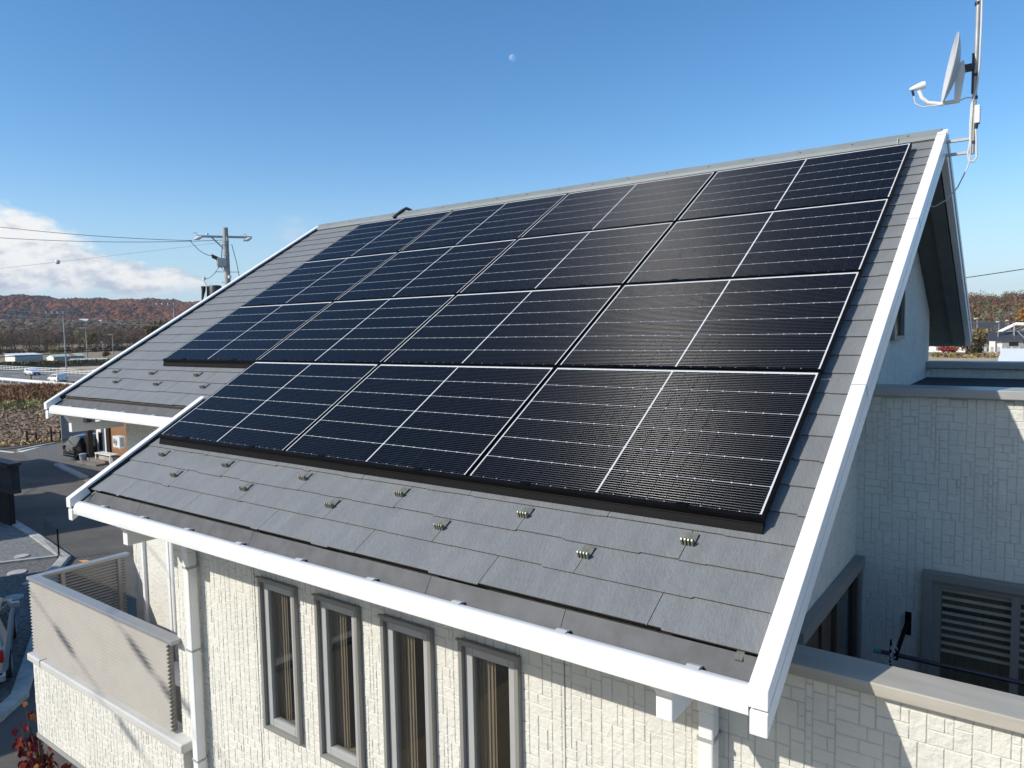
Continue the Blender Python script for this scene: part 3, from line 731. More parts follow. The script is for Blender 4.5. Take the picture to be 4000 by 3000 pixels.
# ------------------------------------------------------------------ things on and around the house
# solar panels: built once, then copied
def make_panel():
    root = empty('solar_panel', (0, 0, 0), (TH, 0, 0))
    w, h = 1.722 / 2, 1.147 / 2; t, lip = .036, .0105
    m = MB(); z1, z0 = .0015, -t
    m.box(-w, w, h - lip, h, z0, z1); m.box(-w, w, -h, -h + lip, z0, z1); m.box(-w, -w + lip, -h + lip, h - lip, z0, z1); m.box(w - lip, w, -h + lip, h - lip, z0, z1)
    m.build('frame', 'black_metal', root, bevel=.0012)
    m = MB(); m.box(-w + lip, w - lip, -h + lip, h - lip, -.006, -.0005); m.build('cell_sheet', 'solar_cells', root)
    for x in (-w * .52, w * .55):
        m = MB(); m.box(x - .03, x + .03, -h - .012, -h + .018, -.02, .006); m.build('clamp', 'black_metal', root)
    return root
rowname = ['top row', 'second row', 'third row', 'bottom row']; colname = ['leftmost', 'second from the left', 'third from the left', 'rightmost']
proto = None
for r in range(4):
    for c in range(4):
        if r == 3 and c == 0: continue
        if proto is None: o = proto = make_panel()
        else: o = copy_tree(proto)
        o.location = rp((c + .5) * PW, (r + .5) * PH, 0.0)
        cn = colname[c] if r < 3 else ['', 'leftmost', 'middle', 'rightmost'][c]
        extra = {(0, 0): ' beside the bare slates', (0, 3): ' nearest the satellite dish', (3, 3): ' by the white bargeboard', (2, 0): ' overhanging above the step in the array', (3, 1): ' above the lower eave'}.get((r, c), '')
        tag(o, 'dark solar panel, %s one of the %s%s' % (cn, rowname[r], extra), 'solar panel', 'solar panels on the slate roof')
# skirts along the lower edges
def skirt(u0, u1, v, label):
    m = MB()
    m.prism([rp(u0, v, .002), rp(u0, v + .016, .000), rp(u0, v + .018, -.028), rp(u0, v + .050, -.058), rp(u0, v + .046, -.064), rp(u0, v - .0, -.05)], (u1 - u0, 0, 0))
    m.prism([rp(u0, v + .0215, -.026), rp(u0, v + .024, -.027), rp(u0, v + .026, -.029), rp(u0, v + .021, -.029)], (u1 - u0, 0, 0))
    tag(m.build('array_skirt', 'black_metal'), label, 'panel skirt')
skirt(1 * PW + .007, 4 * PW - .007, 4 * PH - .008, 'long black metal skirt along the bottom row of solar panels')
skirt(.007, PW - .006, 3 * PH - .008, 'short black metal skirt under the leftmost third row panel')
m = MB()                                                     # mounting rails under the array
for v in (.25, .92, 1.42, 2.08, 2.58, 3.24, 3.74, 4.40):
    a = 0.02 if v < 3.4 else PW + .02
    m.prism([rp(a, v, -.036), rp(a, v + .04, -.036), rp(a, v + .04, -.063), rp(a, v, -.063)], (4 * PW - a - .02, 0, 0))
tag(m.build('mounting_rails', 'black_metal'), 'black mounting rails between the solar panels and the slates', 'mounting rails')
# black cable conduit looped over the ridge
m = MB()
cx = 0.62
pts = [Vector((cx - .13 + .034 * k, YR - .13 + .032 * k, vz(YR - .13 + .032 * k, RO + .03) + .055 * math.sin(math.pi * k / 8))) for k in range(9)]
m.tube(pts, .022, 10)
tag(m.build('cable_conduit', 'cable_black', smooth=True), 'black flexible conduit arched over the roof ridge above the panels', 'conduit')

# rooftop antenna: mast, dish, amplifier, cables
ant = empty('rooftop_antenna', (7.375, .2, -.15))
tag(ant, 'grey satellite dish on a white mast clamped beside the roof peak', 'satellite dish')
AO = Vector((7.375, .2, -.15))
def ap(mb, name, mats, parent=None, **k):
    o = mb.build(name, mats, None, **k); o.parent = parent or ant
    if parent is None: o.matrix_parent_inverse = Matrix.Translation(-AO)
    return o
m = MB(); m.tube([(7.365, .2, -.13), (7.392, .2, 2.3)], .0165, 12); mast = ap(m, 'mast', 'galv', smooth=True)
m = MB(); m.bar((6.80, .2, .0), (7.37, .2, .0), .03, .022); m.bar((6.80, .2, -.112), (7.37, .2, -.112), .03, .022); m.box(6.796, 6.802, .17, .23, -.2, .09); ap(m, 'wall_bracket', 'galv')
for z in (-.035, 1.10, .335, .52):
    m = MB(); m.tube([(7.3725, .2, z - .012), (7.3728, .2, z + .012)], .021, 10); ap(m, 'cable_tie', 'blue_black', smooth=True)
# dish: paraboloid facing left (its rim nearly edge on to the street)
def dish():
    m = MB(); c = Vector((7.215, .17, .60)); ax = Vector((-.95, -.225, .165)).normalized()
    e2 = Vector((0, 0, 1)); e2 = (e2 - ax * e2.dot(ax)).normalized(); e1 = ax.cross(e2)
    NR, NA = 7, 36
    def P(r, a, off): return c + e1 * (r * .245 * math.cos(a)) + e2 * (r * .285 * math.sin(a)) + ax * (.062 * r * r - .03 + off)
    for off, fl in ((0, 0), (-.008, 1)):
        i0 = len(m.v)
        m.v.append(tuple(P(0, 0, off)))
        for k in range(1, NR + 1):
            for j in range(NA): m.v.append(tuple(P(k / NR, 2 * math.pi * j / NA, off)))
        for j in range(NA):
            j2 = (j + 1) % NA; t = (i0, i0 + 1 + j, i0 + 1 + j2); m.f.append(t[::-1] if fl else t); m.m.append(0)
            for k in range(NR - 1):
                a = i0 + 1 + k * NA; b = a + NA; q = (a + j, b + j, b + j2, a + j2); m.f.append(q[::-1] if fl else q); m.m.append(0)
    i1 = 1 + (NR - 1) * NA; n1 = 1 + NR * NA
    for j in range(NA):
        j2 = (j + 1) % NA; m.f.append((i1 + j, n1 + i1 + j, n1 + i1 + j2, i1 + j2)); m.m.append(0)
    return c, ax, e1, e2, ap(m, 'dish', 'dish_grey', smooth=True)
dc, dax, de1, de2, dobj = dish()
m = MB(); b0 = dc - de2 * .27 - dax * (-.02); b0 = Vector((7.235, .18, .325))
m.tube([b0 + Vector((.03, .0, .0)), b0, Vector((7.12, .165, .322)), Vector((7.03, .14, .345)), Vector((6.985, .13, .395)), Vector((6.965, .125, .455))], [.016, .018, .017, .016, .016, .016], 10)
ap(m, 'feed_arm', 'white_plastic', smooth=True)
m = MB(); m.tube([(6.895, .11, .475), (6.93, .115, .482), (6.99, .13, .497), (7.01, .135, .50)], [.012, .022, .033, .030], 14); m.tube([(6.915, .115, .462), (6.925, .118, .42)], .010, 8, 1); ap(m, 'feed_horn', ['white_plastic', 'blue_black'], smooth=True)
m = MB(); m.prism([b0 + Vector((-.012, -.02, -.01)), b0 + Vector((.03, -.02, .0)), dc + Vector((.085, -.02, -.04)), dc + Vector((.075, -.02, .05)), dc + Vector((.02, -.02, .02))], (0, .045, 0)); ap(m, 'dish_stay', 'white_plastic')
m = MB(); m.box(7.275, 7.365, .17, .235, .565, .615); m.box(7.345, 7.362, .185, .215, .37, .70); ap(m, 'dish_mount', 'blue_black')
m = MB(); m.box(7.375, 7.415, .165, .235, .115, .265); amp = ap(m, 'amplifier', 'white_plastic', bevel=.008)
m = MB(); m.tube([(7.39, .19, .115), (7.387, .19, .075)], .014, 10); ap(m, 'connector', 'blue_black')
m = MB()
m.tube([(7.40, .19, 2.2), (7.402, .19, 1.3), (7.405, .185, .95), (7.40, .185, .6), (7.385, .18, .4), (7.352, .18, .28), (7.345, .18, .12), (7.348, .18, -.02), (7.335, .18, -.12), (7.342, .18, -.185), (7.375, .18, -.20), (7.398, .18, -.165), (7.393, .18, -.06), (7.392, .18, .0), (7.386, .18, .07)], .0075, 8)
m.tube([(7.36, .178, .29), (7.353, .178, .1), (7.354, .178, -.05), (7.350, .178, -.17), (7.335, .18, -.24), (7.27, .15, -.40), (7.19, .14, -.50), (7.10, .16, -.545), (6.97, .2, -.50)], .0055, 8)
m.tube([(6.925, .118, .42), (6.94, .12, .35), (6.99, .13, .315), (7.1, .15, .312), (7.24, .17, .318), (7.31, .18, .34), (7.36, .185, .335)], .0055, 8)
ap(m, 'antenna_cable', 'cable_grey', smooth=True)

# air conditioner units
def aircon(name, loc, rz, label, s=1.0):
    e = empty(name, loc, (0, 0, rz)); tag(e, label, 'air conditioner')
    m = MB(); w, d, h = .78 * s, .30 * s, .56 * s
    m.box(0, w, 0, d, .06, .06 + h); m.box(-.004, w + .004, -.004, d + .004, .06 + h, .075 + h); m.box(.08, .16, .02, d - .02, 0, .06); m.box(w - .16, w - .08, .02, d - .02, 0, .06)
    m.build('casing', 'white_plastic', e, bevel=.012)
    m = MB(); c = Vector((w * .38, -.006, .06 + h * .5))
    for r in (.06, .11, .16, .21):
        m.tube([c + Vector((math.cos(a) * r * s, 0, math.sin(a) * r * s)) for a in [2 * math.pi * k / 24 for k in range(25)]], .006, 5)
    for k in range(8):
        a = k * math.pi / 4; m.bar(c, c + Vector((math.cos(a) * .21 * s, 0, math.sin(a) * .21 * s)), .006)
    m.build('fan_grille', 'cap_grey', e)
    m = MB()
    for k in range(9): m.box(w + .001, w + .006, .04, d - .04, .12 + k * .05 * s, .14 + k * .05 * s)
    m.build('side_vent', 'fascia', e)
    return e
aircon('air_conditioner', (.18, -3.42, -5.80), 0, 'beige air conditioner unit standing on the balcony behind the louvre screen')
ac = aircon('air_conditioner', (-0.92, -3.40, -3.05), R(-90), 'white air conditioner unit hung on the left house wall under the eave', .85)
ac.location = (-1.32, -2.42, -3.02)
m = MB(); m.bar((-1.30, -2.75, -2.44), (-1.30, -2.75, -3.0), .014); m.bar((-.94, -2.75, -2.44), (-.94, -2.75, -3.0), .014); m.build('hanger', 'galv', None)
hg = bpy.data.objects['hanger']; hg.parent = ac; hg.matrix_parent_inverse = ac.matrix_world.inverted()
bpy.context.view_layer.update()
# laundry pole and its pegs
m = MB(); m.tube([(7.06, -1.81, -3.80), (9.6, -1.81, -3.80)], .015, 12); m.tube([(7.02, -1.81, -3.80), (7.07, -1.81, -3.80)], .018, 12, 1)
tag(m.build('laundry_pole', ['pole_dark', 'teal_plastic'], smooth=True), 'dark laundry pole with a teal end cap on the balcony', 'laundry pole')
peg = empty('clothes_pegs', (7.13, -1.81, -3.80)); tag(peg, 'bunch of pale wire clothes pegs hanging on the laundry pole', 'clothes pegs')
rnd = random.Random(5)
for k in range(9):
    m = MB()
    z = .08 - k * .034; a = rnd.uniform(-.03, .03); s = rnd.choice((-1, 1))
    m.tube([(a, -.02, z + .02), (a + s * .018, -.03, z), (a - s * .012, -.02, z - .022), (a + s * .022, -.03, z - .045)], .0035, 5)
    m.tube([(a + .01, .01, z + .01), (a - s * .02, .012, z - .012), (a + .01, .01, z + .01), (a - s * .02, .012, z - .012), (a + s * .01, .01, z - .035)], .0032, 5)
    m.build('peg', 'cable_grey', peg)
m = MB(); m.tube([(0, 0, .10), (-.005, .0, -.02), (.0, 0, -.20)], .008, 6); m.build('cord', 'black_metal', peg)

# ---------------------------------------------------------------- foliage generator
def cards(cent, rad, n, size, tint, jit=0.18, flat=1.0, shell=0.55, rg=None):
    """n small leaf-clump triangles/quads spread through ellipsoids; returns V,F,T"""
    g = rg or rng; cent = np.asarray(cent, float); m = len(cent); rad = np.asarray(rad, float)
    if rad.ndim == 1: rad = np.stack([rad, rad, rad], 1)
    size = np.broadcast_to(np.asarray(size, float), (m,))
    d = g.normal(size=(m, n, 3)); d /= np.linalg.norm(d, axis=2, keepdims=True)
    r = shell + (1 - shell) * g.random((m, n, 1)) ** 0.6
    lump = 1 + .16 * np.sin(d[:, :, :1] * 5 + g.random((m, 1, 1)) * 6) + .14 * np.sin(d[:, :, 1:2] * 6 + g.random((m, 1, 1)) * 6) + .12 * np.sin(d[:, :, 2:3] * 7 + 1)
    p = cent[:, None] + d * r * lump * rad[:, None]
    a = g.normal(size=(m, n, 3)) + d * .3; b = np.cross(d + g.normal(size=(m, n, 3)) * .7, a)
    a /= np.linalg.norm(a, axis=2, keepdims=True) + 1e-9; b /= np.linalg.norm(b, axis=2, keepdims=True) + 1e-9
    s = size[:, None, None] * (0.6 + .8 * g.random((m, n, 1)))
    q = np.stack([p - a * s, p - b * s * .6 * flat, p + a * s, p + b * s * .6 * flat], 2).reshape(-1, 3)
    F = np.arange(m * n * 4).reshape(-1, 4)
    t = np.asarray(tint, float)[:, None] * (1 + jit * g.normal(size=(m, n, 1)))
    return q, F, np.clip(t, 0.004, 1).reshape(-1, 3)
def blobs(cent, rad, tint, jit=.10, rg=None, sub=1):
    """lumpy low crowns for far forest"""
    g = rg or rng
    import bmesh
    bm = bmesh.new(); bmesh.ops.create_icosphere(bm, subdivisions=sub, radius=1); bm.verts.ensure_lookup_table()
    V0 = np.array([v.co[:] for v in bm.verts]); F0 = np.array([[v.index for v in f.verts] for f in bm.faces]); bm.free()
    cent = np.asarray(cent, float); rad = np.asarray(rad, float); m = len(cent)
    sc = 1 + .15 * g.normal(size=(m, len(V0), 1))
    V = cent[:, None] + V0[None] * sc * rad[:, None]
    F = F0[None] + (np.arange(m) * len(V0))[:, None, None]
    t = np.asarray(tint, float)[:, None] * (1 + jit * g.normal(size=(m, len(F0), 1)))
    return V.reshape(-1, 3), F.reshape(-1, 3), np.clip(t, .004, 1).reshape(-1, 3)
def tree(name, label, x, y, zg, h, cr, tints, n=500, size=.25, trunk_r=.12, clumps=9, cat='tree', group=None, seed=1, squash=.8, low=.35, multi=1):
    g = np.random.default_rng(seed); e = empty(name, (x, y, zg)); tag(e, label, cat, group)
    m = MB(); rnd = random.Random(seed)
    for q in range(multi):
        dx, dy = (rnd.uniform(-.3, .3), rnd.uniform(-.3, .3)) if multi > 1 else (0, 0)
        m.tube([(dx * .3, dy * .3, 0), (dx, dy, h * .35), (dx * 1.5 + .05 * h * rnd.uniform(-1, 1), dy * 1.5, h * .8)], [trunk_r, trunk_r * .75, trunk_r * .2], 8)
        for k in range(6):
            a = rnd.uniform(0, 6.28); z0 = h * rnd.uniform(.25, .6)
            m.tube([(dx, dy, z0), (dx + math.cos(a) * cr * .5, dy + math.sin(a) * cr * .5, z0 + h * .12), (dx + math.cos(a) * cr * .85, dy + math.sin(a) * cr * .85, z0 + h * .22)], [trunk_r * .45, trunk_r * .28, trunk_r * .08], 5)
    m.build('trunk', 'tree_bark', e)
    zc = h * (low + 1) / 2; hz = h * (1 - low) / 2
    d = g.normal(size=(clumps, 3)); d /= np.linalg.norm(d, axis=1, keepdims=True)
    c = d * np.array([cr * .62, cr * .62, hz * .66]) * (.4 + .6 * g.random((clumps, 1))) + np.array([0, 0, zc])
    rad = np.stack([cr * .48 * np.ones(clumps), cr * .48 * np.ones(clumps), hz * .45 * squash * np.ones(clumps)], 1) * (.75 + .5 * g.random((clumps, 1)))
    T = np.array([tints[i] for i in g.integers(0, len(tints), clumps)])
    V, F, t = cards(c, rad, max(20, n // clumps), size, T, rg=g)
    npmesh('crown', V, F, ['leaf'], t, parent=e)
    return e

# red-leaved small tree at the balcony corner: real leaves on thin branches
e = empty('red_leaf_tree', (-1.42, -3.88, G)); tag(e, 'small tree with hanging crimson and orange leaves below the balcony', 'tree')
m = MB(); rnd = random.Random(9); LV, LF, LT = [], [], []
m.tube([(0, 0, 0), (.05, -.02, 1.2), (.0, -.05, 2.2), (-.08, -.05, 2.75)], [.05, .04, .025, .012], 8)
ends = [(-.55, 0, 2.95), (-.42, -.1, 2.84), (-.30, -.15, 2.72), (-.55, .1, 2.55), (-.1, -.2, 2.68), (.1, -.22, 2.62), (.3, -.2, 2.58), (.5, -.15, 2.5), (-.2, 0, 2.5), (.2, .05, 2.45), (-.4, .15, 2.4), (.45, .05, 2.4), (0, -.3, 2.4), (.65, -.2, 2.38), (-.6, -.05, 2.72)]
for ex in ends:
    s = Vector((0, -.03, rnd.uniform(1.5, 2.3))); ex = Vector(ex); mid = (s + ex) / 2 + Vector((0, 0, .06))
    m.tube([s, mid, ex], [.014, .009, .004], 5)
    for k in range(19):
        t = rnd.uniform(.45, 1.03); p = s.lerp(mid, t * 2) if t < .5 else mid.lerp(ex, t * 2 - 1)
        p = p + Vector((rnd.uniform(-.10, .10), rnd.uniform(-.10, .10), rnd.uniform(-.09, .05)))
        L = rnd.uniform(.07, .125); dn = Vector((rnd.uniform(-.5, .5), rnd.uniform(-.5, .5), -1)).normalized(); sd_ = dn.cross(Vector((rnd.uniform(-1, 1), rnd.uniform(-1, 1), .2))).normalized(); nm = dn.cross(sd_)
        i0 = len(LV); w = L * .42
        for q in (p, p + dn * L * .35 + sd_ * w + nm * L * .12, p + dn * L, p + dn * L * .35 - sd_ * w + nm * L * .12): LV.append(q[:])
        LF.append((i0, i0 + 1, i0 + 2, i0 + 3))
        c = rnd.choice([(.19, .018, .030), (.23, .025, .035), (.14, .014, .025), (.28, .045, .03), (.30, .11, .03)] if ex.x < .15 else [(.24, .03, .03), (.34, .13, .03), (.30, .2, .06), (.17, .02, .03)])
        LT.append(c)
m.build('trunk', 'tree_bark', e)
o = npmesh('crown', np.array(LV), np.array(LF), ['leaf'], np.array(LT), parent=e)

# ---------------------------------------------------------------- ground and roads
def azr(az, r): return np.array([CAM.x - math.sin(R(az)) * r, CAM.y + math.cos(R(az)) * r])
def hill(az, r):
    """terrain height (z) at azimuth (degrees left of +y) and range"""
    az = np.asarray(az, float); r = np.asarray(r, float)
    def ss(a, b, x): t = np.clip((x - a) / (b - a), 0, 1); return t * t * (3 - 2 * t)
    nz = 2.2 * np.sin(az * .7 + r * .004) + 2 * np.sin(az * 1.7 + 1 + r * .007) + 1.6 * np.sin(az * 4.1 - r * .011)
    crest = 84 + (az - 65) * 1.15
    left = ss(470, 1200, r) * 24 + ss(1200, 2150, r) * (crest - 15) - ss(2300, 4200, r) * 60 + nz * ss(900, 1700, r)
    right = ss(250, 700, r) * 21 + ss(1500, 3000, r) * 6 + nz * .22 * ss(320, 600, r)
    w = ss(20, 45, az)
    return G + left * w + right * (1 - w)
AZ = np.concatenate([np.arange(-60, 110, 1.0), np.arange(110, 300, 10.0)]); RR = np.concatenate([[0.0, 30, 60, 120, 200], np.geomspace(260, 4600, 46)])
A_, R_ = np.meshgrid(AZ, RR, indexing='ij')
Xg = CAM.x - np.sin(np.radians(A_)) * R_; Yg = CAM.y + np.cos(np.radians(A_)) * R_
Zg = np.where(A_ < 110, hill(A_, R_), hill(np.full_like(A_, 0.), R_) )
nA, nR = A_.shape; idx = np.arange(nA * nR).reshape(nA, nR); nx_ = np.roll(idx, -1, 0)
Fg = np.stack([idx[:, :-1], nx_[:, :-1], nx_[:, 1:], idx[:, 1:]], -1).reshape(-1, 4)[:, ::-1]
o = npmesh('ground', np.stack([Xg, Yg, Zg], -1).reshape(-1, 3), Fg, ['ground'], smooth=True); tag(o, kind='structure')
def sheet(name, pts, z, mt, kind='structure'):
    m = MB(); m.poly([(a, b, z) for a, b in pts]); o = m.build(name, mt); tag(o, kind=kind); return o
def ring(name, a0, a1, r0, r1, z, mt):
    st = 12; P = [azr(a0 + (a1 - a0) * k / st, r0) for k in range(st + 1)] + [azr(a1 + (a0 - a1) * k / st, r1) for k in range(st + 1)]
    return sheet(name, P, z, mt)
K = [(-40, 5.2), (-27.7, 4.3), (-22.1, 3.65), (-18.55, 3.15), (-17.3, 2.3), (-13.2, .45), (-9.05, -1.6), (-8.45, -2.25), (-6.2, -6.2), (-5.4, -14)]
sheet('street', [(-62, 4.5), (-62, 11.5), (-52.2, 12.9), (-51.2, 16.5), (-50, 18.5), (-46, 18.5), (-44, 13.0), (-38.5, 11.0), (-32, 9.6), (-24, 10.5), (-1.2, 14), (-1.2, -2.9), (-1.2, -14), (-5.4, -14)] + K[::-1][1:], G + .012, 'asphalt')
sheet('gravel_yard', [(-48.4, 14.6), (-46.9, 12.0), (-42.5, 10.9), (-38.9, 11.2), (-33, 10.2), (-30, 14), (-33, 22), (-46, 22)], G + .018, 'gravel')
sheet('paved_lot', K[:5][:4] + [(-18.9, 2.75), (-19.6, 1.5), (-22, -4), (-24, -12), (-42, -12)], G + .10, 'paver')
sheet('gravel_lot', [(-18.9, 2.75), (-18.55, 3.15)] + K[4:] + [(-24, -14), (-22, -4), (-19.6, 1.5)], G + .10, 'gravel')
m = MB()
for a, b in zip(K[:-1], K[1:]):
    a, b = Vector((*a, G + .06)), Vector((*b, G + .06)); d = (b - a).normalized(); m.bar(a - d * .10, b + d * .12, .30, .16 + .002 * (len(m.v) % 3))
tag(m.build('kerb', 'kerb_concrete', bevel=.01), kind='structure')
m = MB(); m.bar((-18.75, 3.0, G + .12), (-19.6, 1.55, G + .12), .14, .10); m.bar((-19.6, 1.55, G + .12), (-23, -6, G + .12), .14, .10); tag(m.build('lot_edging', 'kerb_concrete'), kind='structure')
m = MB(); m.bar((-38.8, 11.0, G + .06), (-33.0, 10.0, G + .06), .35, .13); m.bar((-47.2, 12.0, G + .05), (-48.7, 14.7, G + .05), .3, .1); tag(m.build('yard_kerb', 'kerb_concrete', bevel=.01), kind='structure')
sheet('street_marking', [(-46.6, 11.6), (-46.3, 11.9), (-48.9, 14.9), (-49.2, 14.8)], G + .024, 'road_paint')
sheet('street_marking', [(-46.6, 11.6), (-46.5, 11.35), (-55, 10.2), (-55, 10.45)], G + .024, 'road_paint')
m = MB(); m.poly([(-18.05, 3.35, G + .018), (-17.9, 3.55, G + .018), (-17.55, 3.55, G + .018), (-17.6, 3.35, G + .018)]); tag(m.build('street_marking', 'orange_paint'), kind='structure')
for k, (x, y, r) in enumerate([(-19.9, 2.35, .22), (-18.05, 1.55, .26), (-16.6, 1.35, .16), (-15.6, .6, .25), (-15.0, .05, .2), (-13.2, -.4, .2)]):
    m = MB(); m.tube([(x, y, G + .10), (x, y, G + .135)], r, 18)
    tag(m.build('manhole_cover', 'kerb_concrete'), ['pale round lid on the paved lot beside the mesh fence', 'round concrete lid on the gravel near the kerb corner', 'small round lid on the shaded gravel nearest the kerb corner', 'round lid on the shaded gravel before the silver car', 'flat lid on the shaded gravel ahead of the silver car mirror', 'pale lid on the gravel beside the silver car'][k], 'drain lid')
# field, grass strip, brown bank
ring('field', 55, 84, 62.5, 93, G + .02, 'field_soil'); ring('grass_strip', 55, 84, 93, 103, G + .03, 'green_grass'); ring('bank', 55, 86, 103, 146, G + .04, 'dry_grass')
def scatter_ring(name, a0, a1, r0, r1, n, size, tints, zr, flat=1.0, up=0.0):
    az = rng.uniform(a0, a1, n); r = np.sqrt(rng.uniform(r0 * r0, r1 * r1, n)); P = np.stack([CAM.x - np.sin(np.radians(az)) * r, CAM.y + np.cos(np.radians(az)) * r, np.full(n, G + .05) + rng.uniform(0, zr, n)], 1)
    T = np.array(tints)[rng.integers(0, len(tints), n)] * (1 + .2 * rng.normal(size=(n, 1)))
    a = rng.normal(size=(n, 3)); a[:, 2] = a[:, 2] * .5 + up; b = np.cross(a, rng.normal(size=(n, 3)))
    a /= np.linalg.norm(a, axis=1, keepdims=True); b /= np.linalg.norm(b, axis=1, keepdims=True); s = size * (.5 + rng.random((n, 1)))
    V = np.stack([P - a * s, P - b * s * flat, P + a * s, P + b * s * flat], 1).reshape(-1, 3)
    o = npmesh(name, V, np.arange(4 * n).reshape(-1, 4), ['leaf'], np.clip(T, .01, 1)); tag(o, kind='stuff'); return o
scatter_ring('field_litter', 58, 76, 62.5, 92.5, 13000, .12, [(.33, .24, .16), (.38, .29, .20), (.27, .19, .125), (.23, .15, .095)], .16, .5)
scatter_ring('strip_grass', 58, 76, 92, 103.5, 3500, .30, [(.24, .24, .09), (.28, .26, .10), (.33, .25, .13), (.22, .20, .08)], .22, .3, .8)
scatter_ring('bank_grass', 58, 76, 103, 130, 22000, .34, [(.28, .145, .07), (.23, .115, .055), (.31, .175, .085), (.19, .10, .05)], .7, .16, 1.3)
scatter_ring('field_edge_grass', 58, 78, 60.8, 63.2, 1200, .16, [(.46, .34, .17), (.40, .27, .12)], .15, .4, .8)
# main road
def rd(x, off): return (x, 42.6 - .045 * (x + 139) + off)
sheet('main_road', [rd(-420, -1.0), rd(-40, -1.0), rd(-40, 15.5), rd(-420, 15.5)], G + .06, 'main_asphalt')
for off, a, b in ((1.6, -420, -40), (13.4, -420, -40)): sheet('road_line', [rd(a, off), rd(b, off), rd(b, off + .2), rd(a, off + .2)], G + .075, 'road_paint')
for k in range(24): sheet('road_line', [rd(-300 + k * 10, 7.2), rd(-295 + k * 10, 7.2), rd(-295 + k * 10, 7.42), rd(-300 + k * 10, 7.42)], G + .075, 'road_paint')
ring('bare_plot', 58, 68.2, 182, 222, G + .03, 'bare_soil')
# ---------------------------------------------------------------- street furniture beyond the field
def railing(name, off, x0, x1, dx, heights, post, rail, label, thick=None):
    e = empty(name, (*rd((x0 + x1) / 2, off), G + .06)); tag(e, label, 'guard rail'); o = Vector(e.location)
    m = MB()
    for h in heights: m.bar(Vector((*rd(x0, off), G + .06 + h)) - o, Vector((*rd(x1, off), G + .06 + h)) - o, rail, thick or rail)
    m.build('rail', 'white_metal', e)
    m = MB(); n = int((x1 - x0) / dx)
    for k in range(n + 1):
        p = Vector((*rd(x0 + k * dx, off), G + .06)) - o; m.bar(p, p + Vector((0, 0, max(heights) + .06)), post)
    m.build('posts', 'white_metal', e).__setitem__('kind', 'stuff')
    return e
railing('pipe_railing', 15.0, -260, -120, 2.0, (.35, .72, 1.08), .09, .085, 'white three-bar pipe railing along the far side of the main road')
railing('guard_rail', -1.2, -200, -96, 4.0, (.62,), .13, .08, 'broad white beam guard rail between the brown bank and the main road', .42)
m = MB()
p0, p1 = azr(74, 226), azr(58.5, 216)
e = empty('retaining_wall', (p0[0], p0[1], G)); tag(e, 'long dark retaining wall with grass on top below the white sheds', 'wall')
o_ = Vector(e.location); a_, b_ = Vector((p0[0], p0[1], G + .55)) - o_, Vector((p1[0], p1[1], G + .55)) - o_
m = MB(); m.bar(a_, b_, .6, 1.1); m.build('wall', 'retain_wall', e)
n = 2600; t = rng.random((n, 1)); P = np.array(a_) * (1 - t) + np.array(b_) * t + np.stack([rng.normal(size=n) * .8, rng.normal(size=n) * .8, .55 + rng.random(n) * .35], 1)
V, F, T = cards(P, np.full(n, .25), 3, .28, np.array([(.13, .15, .04), (.20, .18, .05), (.08, .10, .03), (.24, .19, .07)])[rng.integers(0, 4, n)]); npmesh('grass_fringe', V, F, ['leaf'], T, parent=e)
# small fence posts by the field
for k, (az, r) in enumerate([(70.3, 61.8), (68.95, 61.8)]):
    p = azr(az, r); m = MB(); m.bar((p[0], p[1], G), (p[0], p[1], G + .95), .11); m.bar((p[0] + .25, p[1] + .5, G), (p[0] + .25, p[1] + .5, G + .8), .08); m.bar((p[0], p[1], G + .7), (p[0] + .25, p[1] + .5, G + .65), .06)
    tag(m.build('fence_post', 'brown_steel'), ['dark brown double post at the field edge, farther from the grey board fence', 'dark brown double post at the field edge beside the grey board fence'][k], 'post')
p = azr(69.85, 141); m = MB(); m.bar((p[0], p[1], G), (p[0], p[1], G + 1.3), .14); m.box(p[0] - .2, p[0] + .2, p[1] - .05, p[1] + .05, G + 1.3, G + 1.6); tag(m.build('marker_post', 'brown_steel'), 'thin brown marker post beside the main road between the two cars', 'post')
# mesh fence with post on the kerb
e = empty('mesh_fence', (-18.75, 3.05, G + .12)); tag(e, 'low wire mesh fence with a thin dark post at the kerb corner', 'fence')
m = MB(); m.tube([(0, 0, 0), (0, 0, .95)], .025, 8); m.build('post', 'black_metal', e)
m = MB(); d = Vector((-2.2, .42, 0))
for k in range(9): m.tube([Vector((.28, -.05, .06 + k * .105)), d + Vector((0, 0, .06 + k * .105))], .003, 4)
for k in range(22): q = Vector((.28, -.05, 0)).lerp(d, k / 21); m.tube([q + Vector((0, 0, .05)), q + Vector((0, 0, .91))], .0022, 4)
m.build('mesh', 'black_metal', e)

